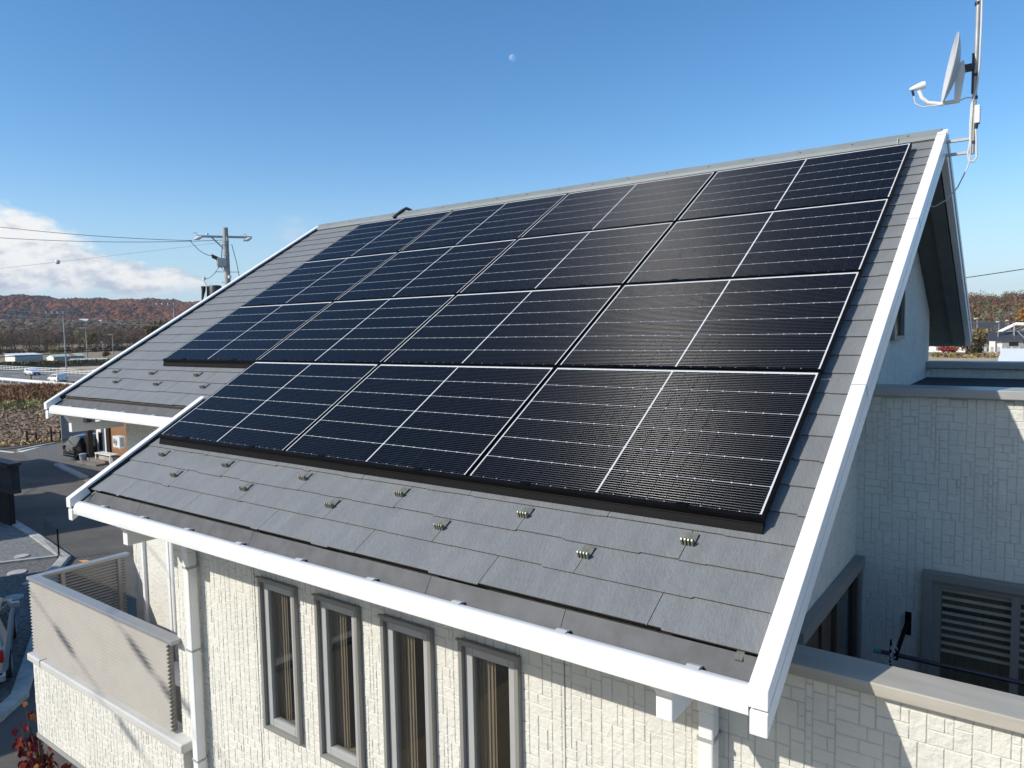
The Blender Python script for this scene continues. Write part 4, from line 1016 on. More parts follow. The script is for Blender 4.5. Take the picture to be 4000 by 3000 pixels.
# ---------------------------------------------------------------- cars
def car(name, label, loc, heading, L, W, H, belt, prof, paint, rear_plate=True, front=False):
    """prof: list of (x, z_top) roofline from the front (x=+L/2) to the rear; sections are lofted"""
    e = empty(name, (loc[0], loc[1], loc[2]), (0, 0, heading)); tag(e, label, 'car')
    st = sorted(prof, reverse=True); ring_ = []
    for x, zt in st:
        end = min(1.0, (L / 2 - abs(x)) / .5); k = .86 + .14 * math.sqrt(max(0, end)); w = W / 2 * k; hb = min(belt, zt); up = max(0, zt - belt) / (H - belt)
        wr = w * (1 - .20 * up); zb = .22 + .1 * (1 - end)
        ring_.append([(x, 0, zb), (x, w * .86, zb), (x, w * .98, zb + .14), (x, w, hb * .72), (x, w * .965, hb - .015), (x, w * .955, hb), (x, wr * .97, zt - .05 * up - .004), (x, wr * .80, zt - .012), (x, 0, zt + .015)])
    m = MB(); n = len(ring_[0]); full = [r + [(p[0], -p[1], p[2]) for p in r[-2:0:-1]] for r in ring_]; N = len(full[0])
    for r in full: m.v += r
    for i in range(len(full) - 1):
        for j in range(N): m.f.append((i * N + j, i * N + (j + 1) % N, (i + 1) * N + (j + 1) % N, (i + 1) * N + j)); m.m.append(0)
    m.f.append(tuple(range(N))[::-1]); m.m.append(0); m.f.append(tuple((len(full) - 1) * N + j for j in range(N))); m.m.append(0)
    m.build('body', paint, e, smooth=True)
    cab = [r for r in ring_ if r[8][2] > H * .93]
    i0, i1 = ring_.index(cab[0]), ring_.index(cab[-1])
    def lerp(a, b, t): return tuple(a[k] + (b[k] - a[k]) * t for k in range(3))
    off = .006
    for s in (1, -1):                                      # side windows in three pieces
        x0, x1 = cab[0][0][0] + .28, cab[-1][0][0] - .05
        def P(x, t):
            for a, b in zip(ring_[:-1], ring_[1:]):
                if a[0][0] >= x >= b[0][0]:
                    q = (a[0][0] - x) / (a[0][0] - b[0][0] + 1e-9); lo = lerp(a[5], b[5], q); hi = lerp(a[6], b[6], q); z = lerp(lo, hi, t); return (x, s * (z[1] + off), z[2])
        m = MB(); cuts = np.linspace(x0, x1, 4)
        for a, b in zip(cuts[:-1], cuts[1:]):
            a, b = a - .04, b + .04; q = [P(a, .12), P(b, .12), P(b, .86), P(a, .86)]
            m.poly(q if s < 0 else q[::-1])
        m.build('side_window', 'car_glass', e)
    for nm, i, j, dx in (('windscreen', i0 - 1, i0, .012), ('rear_window', i1, i1 + 1, -.012)):
        a, b = ring_[max(0, i)], ring_[min(len(ring_) - 1, j)]; hi, lo = (b, a) if nm == 'windscreen' else (a, b)
        m = MB(); t = .12
        pts = []
        for s, (u, v) in ((1, (lo, 0)), (-1, (lo, 0)), (-1, (hi, 1)), (1, (hi, 1))):
            src = lerp(lerp(lo[5], lo[6], .5) if lo[8][2] <= belt + .01 else lerp(lo[5], lo[6], .15), lerp(hi[5], hi[6], .95), .1 if not v else .92)
            pts.append((src[0] + dx * 1.5, s * src[1] * .88, src[2] + .02))
        m.poly(pts if nm == 'windscreen' else pts[::-1]); m.build(nm, 'car_glass', e)
    wr = .30 if L > 4 else .275
    for x in (L * .30, -L * .29):
        for s in (1, -1):
            m = MB(); m.tube([(x, s * (W / 2 - .20), wr), (x, s * (W / 2 + .004), wr)], wr, 20); w = m.build('wheel', 'tyre', e, smooth=True)
            m = MB(); m.tube([(x, s * (W / 2 - .02), wr), (x, s * (W / 2 + .010), wr)], wr * .62, 14); m.build('rim', 'rim', w)
    for s in (1, -1):
        m = MB(); m.box(-L / 2 - .012, -L / 2 + .16, s * W * .40 - .09, s * W * .40 + .09, belt * .70, belt * .97); m.build('tail_lamp', 'lamp_shaded' if paint == 'car_black' else 'lamp_red', e, bevel=.02)
        m = MB(); m.box(L / 2 - .22, L / 2 + .01, s * W * .36 - .17, s * W * .36 + .17, belt * .62, belt * .76); m.build('headlight', 'lamp_clear', e, bevel=.02)
        m = MB(); m.box(cab[0][0][0] + .30, cab[0][0][0] + .42, s * (W / 2 - .02) - .02, s * (W / 2 + .12) + .02, belt + .02, belt + .15) if s > 0 else m.box(cab[0][0][0] + .30, cab[0][0][0] + .42, -(W / 2 + .14), -(W / 2 - .04), belt + .02, belt + .15)
        m.build('mirror', paint, e, bevel=.02)
    m = MB(); m.box(L / 2 - .12, L / 2 + .012, -W * .28, W * .28, .32, .58); m.build('grille', 'black_metal', e, bevel=.02)
    m = MB(); m.box(-L / 2 - .015, -L / 2 + .15, -W * .46, W * .46, .26, .42); m.build('rear_bumper', paint if paint != 'car_white' else 'fascia', e, bevel=.03)
    m = MB(); m.box(-L / 2 - .02, -L / 2 + .05, -.17, .17, .62, .70); m.box(L / 2 - .05, L / 2 + .02, -.17, .17, .36, .46); m.build('number_plate', 'rim', e)
    return e
wag = [(2.15, .62), (2.05, .80), (1.55, .92), (1.05, .98), (.35, 1.42), (0.0, 1.50), (-.9, 1.52), (-1.75, 1.46), (-2.02, 1.05), (-2.12, .86), (-2.15, .5)]
car('estate_car', 'white boxy estate car seen from behind on the main road', (*rd(-124.2, 3.2), G + .075), math.pi - R(2.5), 4.3, 1.69, 1.53, .93, wag, 'car_white')
lev = [(2.3, .55), (2.2, .74), (1.7, .90), (.95, 1.0), (.15, 1.40), (-.2, 1.47), (-1.2, 1.46), (-1.9, 1.32), (-2.2, .98), (-2.28, .8), (-2.32, .5)]
car('sports_wagon', 'white low wagon facing the estate car on the far lane', (*rd(-157, 10.2), G + .075), -R(2.5), 4.65, 1.78, 1.48, .92, lev, 'car_white')
kei = [(1.68, .6), (1.6, .82), (1.2, .95), (.85, 1.0), (.30, 1.42), (.05, 1.50), (-.75, 1.52), (-1.25, 1.44), (-1.55, 1.02), (-1.66, .82), (-1.7, .5)]
car('compact_car', 'small black hatchback parked under the carport post', (-39.65, 13.65, G + .02), R(92), 3.4, 1.56, 1.53, .95, kei, 'car_black')
sil = [(2.1, .6), (2.0, .78), (1.5, .93), (.9, 1.0), (.2, 1.40), (-.2, 1.48), (-1.1, 1.46), (-1.75, 1.28), (-2.0, 1.0), (-2.06, .85), (-2.1, .5)]
car('parked_car', 'silver hatchback in the shade on the gravel lot', (-11.55, -1.70, G + .11), math.atan2(.36, -.93), 4.2, 1.70, 1.49, .95, sil, 'car_silver')

# ---------------------------------------------------------------- buildings on the left
def house_box(name, label, x0, x1, y0, y1, zt, ridge, axis, wall, roofm, over=.45, wins=(), cat='house', z0=G, group=None, soff='brown_steel'):
    e = empty(name, ((x0 + x1) / 2, (y0 + y1) / 2, z0)); tag(e, label, cat, group); o = Vector(e.location)
    def S(m): m.v = [tuple(Vector(p) - o) for p in m.v]; return m
    m = MB()
    if axis == 'x':
        ym = (y0 + y1) / 2; m.prism([(x0, y0, z0), (x0, y0, zt), (x0, ym, ridge), (x0, y1, zt), (x0, y1, z0)], (x1 - x0, 0, 0))
    else:
        xm = (x0 + x1) / 2; m.prism([(x0, y0, z0), (x1, y0, z0), (x1, y0, zt), (xm, y0, ridge), (x0, y0, zt)], (0, y1 - y0, 0))
    S(m).build('wall', wall, e)
    m = MB(); t = .14
    if axis == 'x':
        ym = (y0 + y1) / 2; k = (ridge - zt) / (ym - y0)
        for s in (-1, 1):
            ye = ym + s * (ym - y0 + over); ze = ridge - (ym - y0 + over) * k
            m.prism([(x0 - over, ym, ridge + .02), (x0 - over, ye, ze + .02), (x0 - over, ye, ze + t), (x0 - over, ym, ridge + t + .02)], (x1 - x0 + 2 * over, 0, 0))
        m.tube([(x0 - over, ym, ridge + t), (x1 + over, ym, ridge + t)], .12, 8)
    else:
        xm = (x0 + x1) / 2; k = (ridge - zt) / (xm - x0)
        for s in (-1, 1):
            xe = xm + s * (xm - x0 + over); ze = ridge - (xm - x0 + over) * k
            m.prism([(xm, y0 - over, ridge + .02), (xe, y0 - over, ze + .02), (xe, y0 - over, ze + t), (xm, y0 - over, ridge + t + .02)], (0, y1 - y0 + 2 * over, 0))
        m.tube([(xm, y0 - over, ridge + t), (xm, y1 + over, ridge + t)], .12, 8)
    S(m).build('roof', roofm, e)
    for w in wins:
        (ax, p, a0, a1, b0, b1) = w; m = MB()
        if ax == 'y-': m.box(a0, a1, p - .05, p + .02, b0, b1); g_ = (a0 + .08, a1 - .08, p - .06, p - .052, b0 + .08, b1 - .08)
        elif ax == 'y+': m.box(a0, a1, p - .02, p + .05, b0, b1); g_ = (a0 + .08, a1 - .08, p + .052, p + .06, b0 + .08, b1 - .08)
        else: m.box(p - .02, p + .05, a0, a1, b0, b1); g_ = (p + .052, p + .06, a0 + .08, a1 - .08, b0 + .08, b1 - .08)
        f = S(m).build('window', 'frame_grey', e); m = MB(); m.box(*g_); S(m).build('pane', 'car_glass', f)
    return e
W3 = lambda p, xs, z: [('y+', p, x, x + 1.6, z, z + 1.1) for x in xs]
house_box('neighbour_house', 'pale house out beyond the left edge whose shadow crosses the far street', -46, -37.6, -2.6, 4.2, -3.6, -2.6, 'x', 'house_white', 'tile_dark', .25, W3(4.2, (-45, -41), -5.8))
house_box('neighbour_house', 'cream two-storey house left of the dark outbuilding', -35.6, -27.9, -6.2, -.9, -2.6, -1.2, 'x', 'house_white', 'tile_brown', .25, W3(-.9, (-34.5, -31), -5.0))
house_box('neighbour_house', 'beige house left of the silver car shading its gravel lot', -21.6, -11.9, -11.6, -5.0, -3.2, -1.6, 'x', 'block_wall', 'tile_dark', .25, W3(-5.0, (-20, -16), -5.2))
e = empty('dark_outbuilding', (-27.5, 5.6, G)); tag(e, 'dark brown outbuilding with a boarded upper wall at the left edge', 'outbuilding'); o = Vector(e.location)
m = MB(); m.box(-31 - o.x, -24.9 - o.x, 3.75 - o.y, 3.95 - o.y, 0, 1.45); m.build('brick_base', 'brick_brown', e)
m = MB(); m.box(-31.1 - o.x, -24.3 - o.x, 3.70 - o.y, 3.98 - o.y, 1.62, 2.55); m.build('upper_wall', 'roof_felt', e)
m = MB(); m.box(-31.2 - o.x, -24.25 - o.x, 3.62 - o.y, 3.99 - o.y, 1.45, 1.62); m.build('ledge', 'tile_brown', e)
m = MB(); m.box(-31.2 - o.x, -24.15 - o.x, 3.60 - o.y, 4.02 - o.y, 2.55, 2.66); m.box(-31.2 - o.x, -24.2 - o.x, 3.53 - o.y, 3.60 - o.y, 2.50, 2.60); m.build('eave_gutter', 'brown_steel', e)
# carport house behind the upper eave
e = empty('carport_house', (-33, 16, G)); tag(e, 'white house with a brown wall panel and carport beyond the upper eave', 'house'); o = Vector(e.location)
def L(m): m.v = [tuple(Vector(p) - o) for p in m.v]; return m
L(MB().box(-38.9, -37.45, 13.3, 13.5, G, -3.5).box(-38.9, -38.7, 13.5, 20, G, -3.5)).build('white_wall', 'house_white', e)
L(MB().box(-37.45, -37.05, 13.2, 13.5, G, -3.5)).build('corner_trim', 'brown_steel', e)
L(MB().box(-37.05, -33.5, 13.3, 13.5, G, -3.5)).build('brown_panel', 'brown_wall', e)
f = L(MB().box(-38.52, -38.12, 13.24, 13.3, -8.42, -7.30)).build('window', 'brown_steel', e); L(MB().box(-38.44, -38.20, 13.22, 13.238, -8.34, -7.38)).build('pane', 'car_glass', f)
L(MB().box(-38.95, -33.5, 13.1, 13.298, G, G + .32)).build('foundation', 'fence_grey', e)
L(MB().box(-39.2, -32.0, 12.3, 20.5, -5.2, -5.0)).build('roof', 'tile_dark', e)
L(MB().box(-38.55, -38.27, 12.55, 12.83, G, -5.2)).build('carport_post', 'brown_steel', e)
L(MB().box(-38.65, -38.17, 12.45, 12.93, G, G + .28)).build('post_footing', 'concrete', e)
m = MB(); m.box(-38.7, -36.2, 12.0, 12.5, G, G + .12); m.box(-38.4, -36.2, 12.5, 13.0, G, G + .24); L(m).build('porch_step', 'porch_tile', e)
L(MB().box(-31.2, -25, 11.5, 14, G, -4.9)).build('wing', 'house_white', e)
m = MB(); m.box(-37.55, -35.6, 12.55, 13.05, -8.42, -8.36); m.bar((-37.5, 12.6, G), (-37.5, 12.6, -8.42), .06); m.bar((-37.5, 13.0, G), (-37.5, 13.0, -8.42), .06); m.bar((-35.7, 12.6, G), (-35.7, 12.6, -8.42), .06); m.box(-37.4, -35.6, 12.7, 13.0, G, -8.5, 1)
tag(m.build('porch_bench', ['white_plastic', 'block_wall']), 'white topped bench frame on the porch of the carport house', 'bench')
m = MB(); m.tube([(-38.62, 12.35, G + .12), (-38.62, 12.35, G + .16), (-38.62, 12.35, G + .42), (-38.62, 12.35, G + .44), (-38.62, 12.35, G + .5)], [.16, .17, .20, .235, .235], 14); m.tube([(-38.62, 12.35, G + .5), (-38.62, 12.35, G + .54)], [.235, .1], 14)
tag(m.build('bucket', 'bucket_blue', smooth=False), 'pale blue lidded bucket at the foot of the carport post', 'bucket')
m = MB(); p0, p1 = azr(68.35, 60.3), azr(65.2, 62.6)
n = 16
for k in range(n):
    z = G + .15 + k * .118; m.bar((p0[0], p0[1], z), (p1[0], p1[1], z + .0), .03, .105)
for k in range(5): q = p0 + (p1 - p0) * k / 4; m.bar((q[0] - .04, q[1] + .03, G), (q[0] - .04, q[1] + .03, G + 2.0), .07)
fe = m.build('board_fence', 'fence_grey'); tag(fe, 'grey horizontal board fence behind the black hatchback', 'fence')
ac.location = (-31.7, 10.95, -7.40); ac.scale = (1.1, 1.15, 1.2); ac.rotation_euler = (0, 0, 0)
ac['label'] = 'white wall air conditioner unit hung on the carport house beyond the eave'
# sheds by the retaining wall
def S(o, m): m.v = [tuple(Vector(p) - Vector(o)) for p in m.v]; return m
o = (-268, 92.3, G); e = empty('storage_shed', o); tag(e, 'white flat roofed shed standing left of the rusty shed', 'shed')
S(o, MB().box(-272, -263.9, 88.2, 88.4, G, -6.85)).build('front_wall', 'shed_wall_white', e)
S(o, MB().box(-272, -263.9, 88.4, 96.5, G, -7.0)).build('side_wall', 'shed_wall_shaded', e)
m = MB(); m.prism([(-272.3, 87.9, -6.55), (-263.6, 87.9, -7.0), (-263.6, 87.9, -6.9), (-272.3, 87.9, -6.45)], (0, 8.9, 0)); S(o, m).build('roof', 'shed_roof', e)
o = (-260, 101, G); e = empty('storage_shed', o); tag(e, 'low shed with a pale green roof streaked by rust', 'shed')
m = MB(); m.prism([(-263, 97, G), (-257, 97, G), (-257, 97, -7.75), (-260, 97, -7.05), (-263, 97, -7.75)], (0, .15, 0)); S(o, m).build('gable_wall', 'shed_wall_white', e)
S(o, MB().box(-262.9, -257, 97.15, 106.5, G, -7.8)).build('side_wall', 'shed_wall_shaded', e)
for nm, y0, y1, mt in (('roof', 96.6, 102.4, 'shed_roof_green'), ('rusty_sheet', 102.4, 103.2, 'rust'), ('roof', 103.2, 103.5, 'shed_roof_green'), ('rusty_sheet', 103.5, 103.9, 'rust'), ('roof', 103.9, 106.9, 'shed_roof_green')):
    m = MB(); m.prism([(-260, y0, -6.98), (-263.5, y0, -7.80), (-263.5, y0, -7.72), (-260, y0, -6.88), (-256.5, y0, -7.72), (-256.5, y0, -7.80)], (0, y1 - y0, 0)); S(o, m).build(nm, mt, e)
p0, p1 = azr(67.6, 262), azr(65.4, 258); m = MB(); m.bar((p0[0], p0[1], -8.25), (p1[0], p1[1], -8.25), .12, .55)
for k in range(14): q = p0 + (p1 - p0) * k / 13; m.bar((q[0], q[1], G), (q[0], q[1], -8.3), .3)
tag(m.build('barrier', 'white_metal'), 'white road barrier right of the rusty shed', 'barrier')

# ---------------------------------------------------------------- utility poles and wires
def far_pole(x, y, top, arm, label, r=.17, arms=1):
    e = empty('utility_pole', (x, y, G)); tag(e, label, 'utility pole', 'distant utility poles')
    h = top - G; m = MB(); m.tube([(0, 0, 0), (0, 0, h)], [r, r * .62], 10); m.build('pole', 'concrete', e, smooth=True)
    m = MB()
    for k in range(arms): m.bar((-arm * .39, -arm * .92, h - .3 - k * .9), (arm * .08, arm * .18, h - .3 - k * .9), .12)
    m.build('crossarm', 'galv', e)
    m = MB()
    for k in range(4): t = k / 3; m.tube([(-arm * .37 * (1 - t), -arm * .86 * (1 - t), h - .25), (-arm * .37 * (1 - t), -arm * .86 * (1 - t), h + .12)], .10, 6)
    m.build('insulator', 'insulator', e)
    return e
far_pole(-159, 60.8, 3.85, 3.2, 'tall concrete utility pole beside the pipe railing, nearest in the valley')
far_pole(-242.6, 101.3, 1.6, 1.6, 'concrete utility pole standing by the white road barrier', .2)
far_pole(-289.1, 131.1, -.5, 1.6, 'slim utility pole right of the barrier below the woods', .2)
far_pole(-337.9, 149.5, -3.8, .8, 'shortest utility pole in front of the woods', .22)
q = azr(61.1, 165); far_pole(q[0], q[1], 5.0, 3.4, 'utility pole with a row of insulators just above the left bargeboard')
# the near pole with transformer
PX, PY = -16.72, 8.53
e = empty('utility_pole', (PX, PY, G)); tag(e, 'near grey utility pole carrying a transformer and crossarm above the roof edge', 'utility pole')
rt = Vector((.545, .838, 0))                               # along the crossarm
h = 2.40 - G
m = MB(); m.tube([(0, 0, 0), (0, 0, h)], [.155, .098], 20); m.build('pole', 'concrete', e, smooth=True)
m = MB(); m.bar(-rt * .95 + Vector((0, 0, h - .34)), rt * .92 + Vector((0, 0, h - .33)), .075); m.bar(-rt * .48 + Vector((0, 0, h - .36)), Vector((0, 0, h - .85)), .05)
m.bar(Vector((0, 0, h - .34)) + Vector((.1, 0, 0)), Vector((.1, 0, h - .5)), .06); m.build('crossarm', 'galv', e)
m = MB()
for s, z in ((-1, h - .40), (.78, h - .41)):
    c = rt * s * .95 + Vector((0, 0, z)); m.tube([c + rt * .14 + Vector((0, 0, .06)), c + rt * .02, c - rt * .12 - Vector((0, 0, .05))], [.05, .075, .03], 10)
    m.tube([c + Vector((0, 0, .05)), c + rt * -.02 + Vector((0, 0, .16)), c - rt * .1 + Vector((0, 0, .21)), c - rt * .17 + Vector((0, 0, .15))], [.02, .014, .014, .022], 6)
for s, z in ((-.62, .02), (-.34, -.95), (.02, -.9)): m.tube([rt * s + Vector((0, 0, h - .30 + z)), rt * s + Vector((0, 0, h - .24 + z))], .05, 10)
m.tube([-rt * .80 + Vector((0, 0, h - 1.92)), -rt * .80 + Vector((0, 0, h - 1.82))], .06, 10); m.tube([rt * .10 + Vector((.12, -.1, h - 1.86)), rt * .10 + Vector((.12, -.1, h - 1.76))], .06, 10)
m.build('insulator', 'insulator', e, smooth=True)
m = MB(); m.obox(-rt * .16 + Vector((0, 0, h - 1.28)), rt * .16, Vector((.838, -.545, 0)) * .13, Vector((0, 0, .17))); m.obox(-rt * .38 + Vector((0, 0, h - 1.10)), rt * .13 - Vector((0, 0, .06)), Vector((.838, -.545, 0)) * .07, Vector((0, 0, .07)), 1); m.obox(-rt * .30 + Vector((0, 0, h - 1.33)), rt * .05, Vector((.838, -.545, 0)) * .05, Vector((0, 0, .06))); m.build('switch_box', ['galv', 'transformer'], e, bevel=.02)
m = MB(); c = -rt * .44 + Vector((0, 0, 0)); m.tube([c + Vector((0, 0, h - 2.95)), c + Vector((0, 0, h - 2.17)), c + Vector((0, 0, h - 2.12))], [.23, .23, .20], 18)
for k in (-1, 0, 1):
    b = c - rt * (.22 - k * .18) + Vector((0, 0, h - 2.15)); m.tube([b + Vector((0, 0, 0)), b + Vector((0, 0, -.14)), b - rt * .06 + Vector((0, 0, -.5)), b - rt * .16 + Vector((0, 0, -.95))], [.085, .075, .028, .022], 8, 1)
m.build('transformer', ['transformer', 'cable_black'], e, smooth=True)
m = MB()
for z in (1.62, 2.0, 2.38):
    m.bar(-rt * (.42 if z < 1.8 else .2) + Vector((0, 0, h - z)), rt * .42 + Vector((0, 0, h - z)), .022)
for z in (.5, .6, 1.0): m.tube([(0, 0, h - z - .02), (0, 0, h - z + .02)], .118, 16)
m.build('step_bolt', 'galv', e)
m = MB()
def sag(a, b, s, n=12): return [Vector(a).lerp(Vector(b), k / n) - Vector((0, 0, s * 4 * (k / n) * (1 - k / n))) for k in range(n + 1)]
z_ = Vector((0, 0, 1))
m.tube(sag(-rt * 1.22 + z_ * (h - .48), -rt * .42 + z_ * (h - 1.03), .16), .011, 5)
m.tube(sag(-rt * .28 + z_ * (h - 1.45), -rt * .76 + z_ * (h - 1.88), .10), .009, 5); m.tube(sag(-rt * .82 + z_ * (h - 1.9), -rt * .55 + z_ * (h - 2.2), .12), .009, 5)
m.tube([-rt * .12 + z_ * (h - .60), -rt * .18 + z_ * (h - 1.15)], .014, 5); m.tube([rt * .2 + z_ * (h - .6), rt * .33 + z_ * (h - 1.2), rt * .48 + z_ * (h - 2.2)], .012, 5); m.tube(sag(-rt * .2 + z_ * (h - 1.45), rt * .05 + z_ * (h - 1.75), .02), .009, 5)
m.build('jumper_wire', 'cable_black', e)
POLE = Vector((PX, PY, G))
def wire(a, b, s, label, r=.012, mt='cable_black', ball=None, n=24, extra=None):
    P = sag(a, b, s, n); m = MB(); m.tube(P, r, 5)
    if ball is not None: c = P[int(ball * n)]; m.tube([c + Vector((0, 0, .085)) , c + Vector((0, 0, .06)), c, c - Vector((0, 0, .06)), c - Vector((0, 0, .085))], [.02, .07, .09, .07, .02], 12, 1)
    for t in (extra or []): c = P[int(t * n)]; c2 = P[int(t * n) + 1]; d = (c2 - c).normalized(); m.tube([c - d * .22, c - d * .12, c + d * .12, c + d * .22], [.010, .038, .04, .010], 8)
    tag(m.build('power_line', [mt, 'insulator'], smooth=True), label, 'power line')
hp_ = POLE.z + h
def pz(s, dz): return POLE + rt * s + Vector((0, 0, h + dz))
wire(pz(-1.15, -.50), (-38.0, -5.3, 6.6), .85, 'upper black power line leaving the crossarm to the left', .010)
wire(pz(-.05, -.45), (-38.0, -5.2, 5.35), .95, 'lower black power line converging on the near pole', .010)
wire(pz(-.05, -.52), (-29.1, -.2, .55), .05, 'faint thin line with a white ball in front of the clouds', .006, 'galv', .42)
def az3(az, r, z): p = azr(az, r); return Vector((p[0], p[1], z))
wire(az3(76, 175, 5.4), az3(55.5, 160, -.1), 1.2, 'pale distant line sagging across the red hills, with a white ball', .028, 'galv', .585)
wire(az3(76, 178, 7.0), az3(67.8, 180, 3.4), .5, 'pale distant line running to the tallest valley pole', .026, 'galv')
wire(az3(76, 64, -2.0), az3(56, 58, -1.3), .75, 'upper dark cable crossing in front of the bare woods', .032)
wire(az3(76, 64, -2.85), az3(56, 58, -1.55), .35, 'lower dark cable crossing in front of the bare woods', .03)
wire(az3(76, 66, -3.6), az3(57, 60, -4.0), .1, 'thin dark cable crossing in front of the white shed', .02)
wire((-31.5, 2.0, -6.45), (-41.0, 13.0, -7.75), .25, 'dark service cable dropping towards the carport house', .02)
wire((-16, -.32, .56), (9.5, -22.8, .56), .0, 'overhead line whose shadow falls on the louvre screen, with sleeves', .009, 'cable_black', None, 120, [.472, .502])
wire((-12, -1.25, .86), (9.0, -22.6, .86), .0, 'second overhead line beside the louvre screen shadow, with sleeves', .008, 'cable_black', None, 120, [.456, .47])
wire((2, 160, 12.4), (14, 40, 5.5), .0, 'black power line crossing the pale sky right of the gable', .012) if False else wire(az3(5.5, 60, 1.35), az3(-8, 60, 3.3), .12, 'black power line crossing the pale sky right of the gable', .03)

# ---------------------------------------------------------------- village and forest on the far hills
vr = random.Random(12)
n = 0
for k in range(46):
    az = vr.uniform(65.6, 73.0); r = vr.uniform(1030, 1230); el = None
    p = azr(az, r); z = float(hill(az, r)) - .3; w, d, hh = vr.uniform(7, 13), vr.uniform(6, 9), vr.uniform(4.5, 7.5)
    m = MB(); m.box(-w / 2, w / 2, -d / 2, d / 2, 0, hh, 0)
    m.prism([(-w / 2 - .4, -d / 2 - .5, hh - .1), (-w / 2 - .4, 0, hh + 2.2), (-w / 2 - .4, d / 2 + .5, hh - .1)], (w + .8, 0, 0), 1)
    o = m.build('village_house', ['house_white' if k % 4 else 'block_wall', vr.choice(['tile_dark', 'sheet_roof_white', 'fence_grey', 'shed_roof'])])
    o.location = (p[0], p[1], z); o.rotation_euler = (0, 0, vr.uniform(0, 3.1))
    tag(o, 'tiny pale house in the far village under the red hill', 'house', 'far village houses')
# far autumn forest (one mass)
def forest(name, n, a0, a1, r0, r1, pal, wts, size, hscale, seed, sub=1, thin=None):
    g = np.random.default_rng(seed); az = g.uniform(a0, a1, n); r = np.sqrt(g.uniform(r0 ** 2, r1 ** 2, n))
    X_ = CAM.x - np.sin(np.radians(az)) * r; Y_ = CAM.y + np.cos(np.radians(az)) * r; Z_ = hill(az, r)
    s = size * (.7 + .7 * g.random(n)); rad = np.stack([s, s, s * hscale], 1)
    f = np.sin(X_ * .011 + 1) + np.sin(Y_ * .013 + X_ * .006) + np.sin(X_ * .031 - Y_ * .027) * .8 + g.normal(size=n) * .75
    q = np.argsort(np.argsort(f)) / n; cum = np.cumsum(wts) / np.sum(wts); ci = np.searchsorted(cum, q); ci = np.clip(ci, 0, len(pal) - 1)
    T = np.array(pal)[ci] * (1 + .16 * g.normal(size=(n, 1)))
    V, F, t = blobs(np.stack([X_, Y_, Z_ + s * hscale * .75], 1), rad, T, .16, g, sub)
    o = npmesh(name, V, F, ['forest_leaf'], t); tag(o, kind='stuff'); return o
RUS = [(.030, .045, .030), (.075, .045, .040), (.105, .058, .045), (.20, .070, .030), (.25, .085, .034), (.15, .07, .04)]
forest('hill_forest', 17000, 50, 79, 1150, 2300, RUS, [1.1, 1.2, 1.0, 3, 3.4, 1.6], 5.0, .9, 3)
BRN = [(.12, .095, .065), (.17, .125, .08), (.15, .09, .065), (.19, .10, .055), (.11, .11, .06)]
forest('valley_trees', 3600, 50, 79, 620, 1150, BRN, [1, 1, 1, .6, .6], 4.2, .9, 4)
RB = [(.10, .105, .06), (.19, .135, .085), (.22, .155, .10), (.27, .11, .065), (.20, .165, .08), (.34, .15, .07)]
g = np.random.default_rng(15); n = 800; az = g.uniform(-9, 14, n); r = np.sqrt(g.uniform(320 ** 2, 900 ** 2, n)); hz = g.uniform(6, 10.5, n)
X2 = CAM.x - np.sin(np.radians(az)) * r; Y2 = CAM.y + np.cos(np.radians(az)) * r; Z2 = hill(az, r)
V, F, T = cards(np.stack([X2, Y2, Z2 + hz * .45], 1), np.stack([hz * .42, hz * .42, hz * .5], 1), 150, .75, np.array(RB)[g.choice(6, n, p=[.2, .25, .22, .12, .14, .07])], .2, .5, .35, g)
tag(npmesh('ridge_forest', V, F, ['forest_leaf'], T), kind='stuff')
# bare brown woodland between the road and the village: twiggy crowns over trunks
g = np.random.default_rng(8); n = 330
az = g.uniform(54.5, 78, n); r = g.uniform(452, 640, n); hz = g.uniform(8, 15.5, n)
Xw = CAM.x - np.sin(np.radians(az)) * r; Yw = CAM.y + np.cos(np.radians(az)) * r; Zw = hill(az, r)
pal = np.array([(.19, .13, .078), (.22, .155, .10), (.16, .108, .08), (.20, .12, .08), (.22, .18, .075)])[g.choice(5, n, p=[.28, .25, .25, .14, .08])]
V1, F1, T1 = cards(np.stack([Xw, Yw, Zw + hz * .58], 1), np.stack([hz * .33, hz * .33, hz * .46], 1), 230, .62, pal, .22, .28, .15, g)
m = MB()
for i in range(n): m.tube([(Xw[i], Yw[i], Zw[i]), (Xw[i] + .3, Yw[i], Zw[i] + hz[i] * .85)], [.22, .06], 4)
tv = np.array(m.v); tf = np.array([f for f in m.f if len(f) == 4])
V = np.concatenate([V1, tv]); F = np.concatenate([F1, tf + len(V1)]); T = np.concatenate([T1, np.tile([(.10, .08, .06)], (len(tf), 1))])
tag(npmesh('bare_woodland', V, F, ['forest_leaf'], T), kind='stuff')
scatter_ring('undergrowth', 54, 78, 425, 470, 5000, 1.1, [(.20, .11, .06), (.16, .09, .05), (.22, .16, .06), (.12, .09, .045)], 2.0, .5, .7)
q = azr(66.3, 430); tree('bushy_tree', 'yellow green leafy tree standing out of the bare woods', q[0], q[1], G, 11.5, 4.0, [(.20, .19, .05), (.24, .20, .06), (.17, .15, .05)], 900, .55, .25, 10, seed=31)
q = azr(68.3, 400); tree('shrub', 'low yellow green shrub behind the rusty shed', q[0], q[1], G, 4.2, 4.5, [(.28, .22, .06), (.22, .20, .06)], 500, .45, .15, 8, cat='shrub', seed=32, low=.05)
q = azr(62.1, 300); tree('leafy_tree', 'olive brown tree rising over the left bargeboard', q[0], q[1], G, 13.5, 6, [(.15, .11, .04), (.17, .13, .05), (.12, .075, .035)], 1300, .5, .25, 12, seed=33)
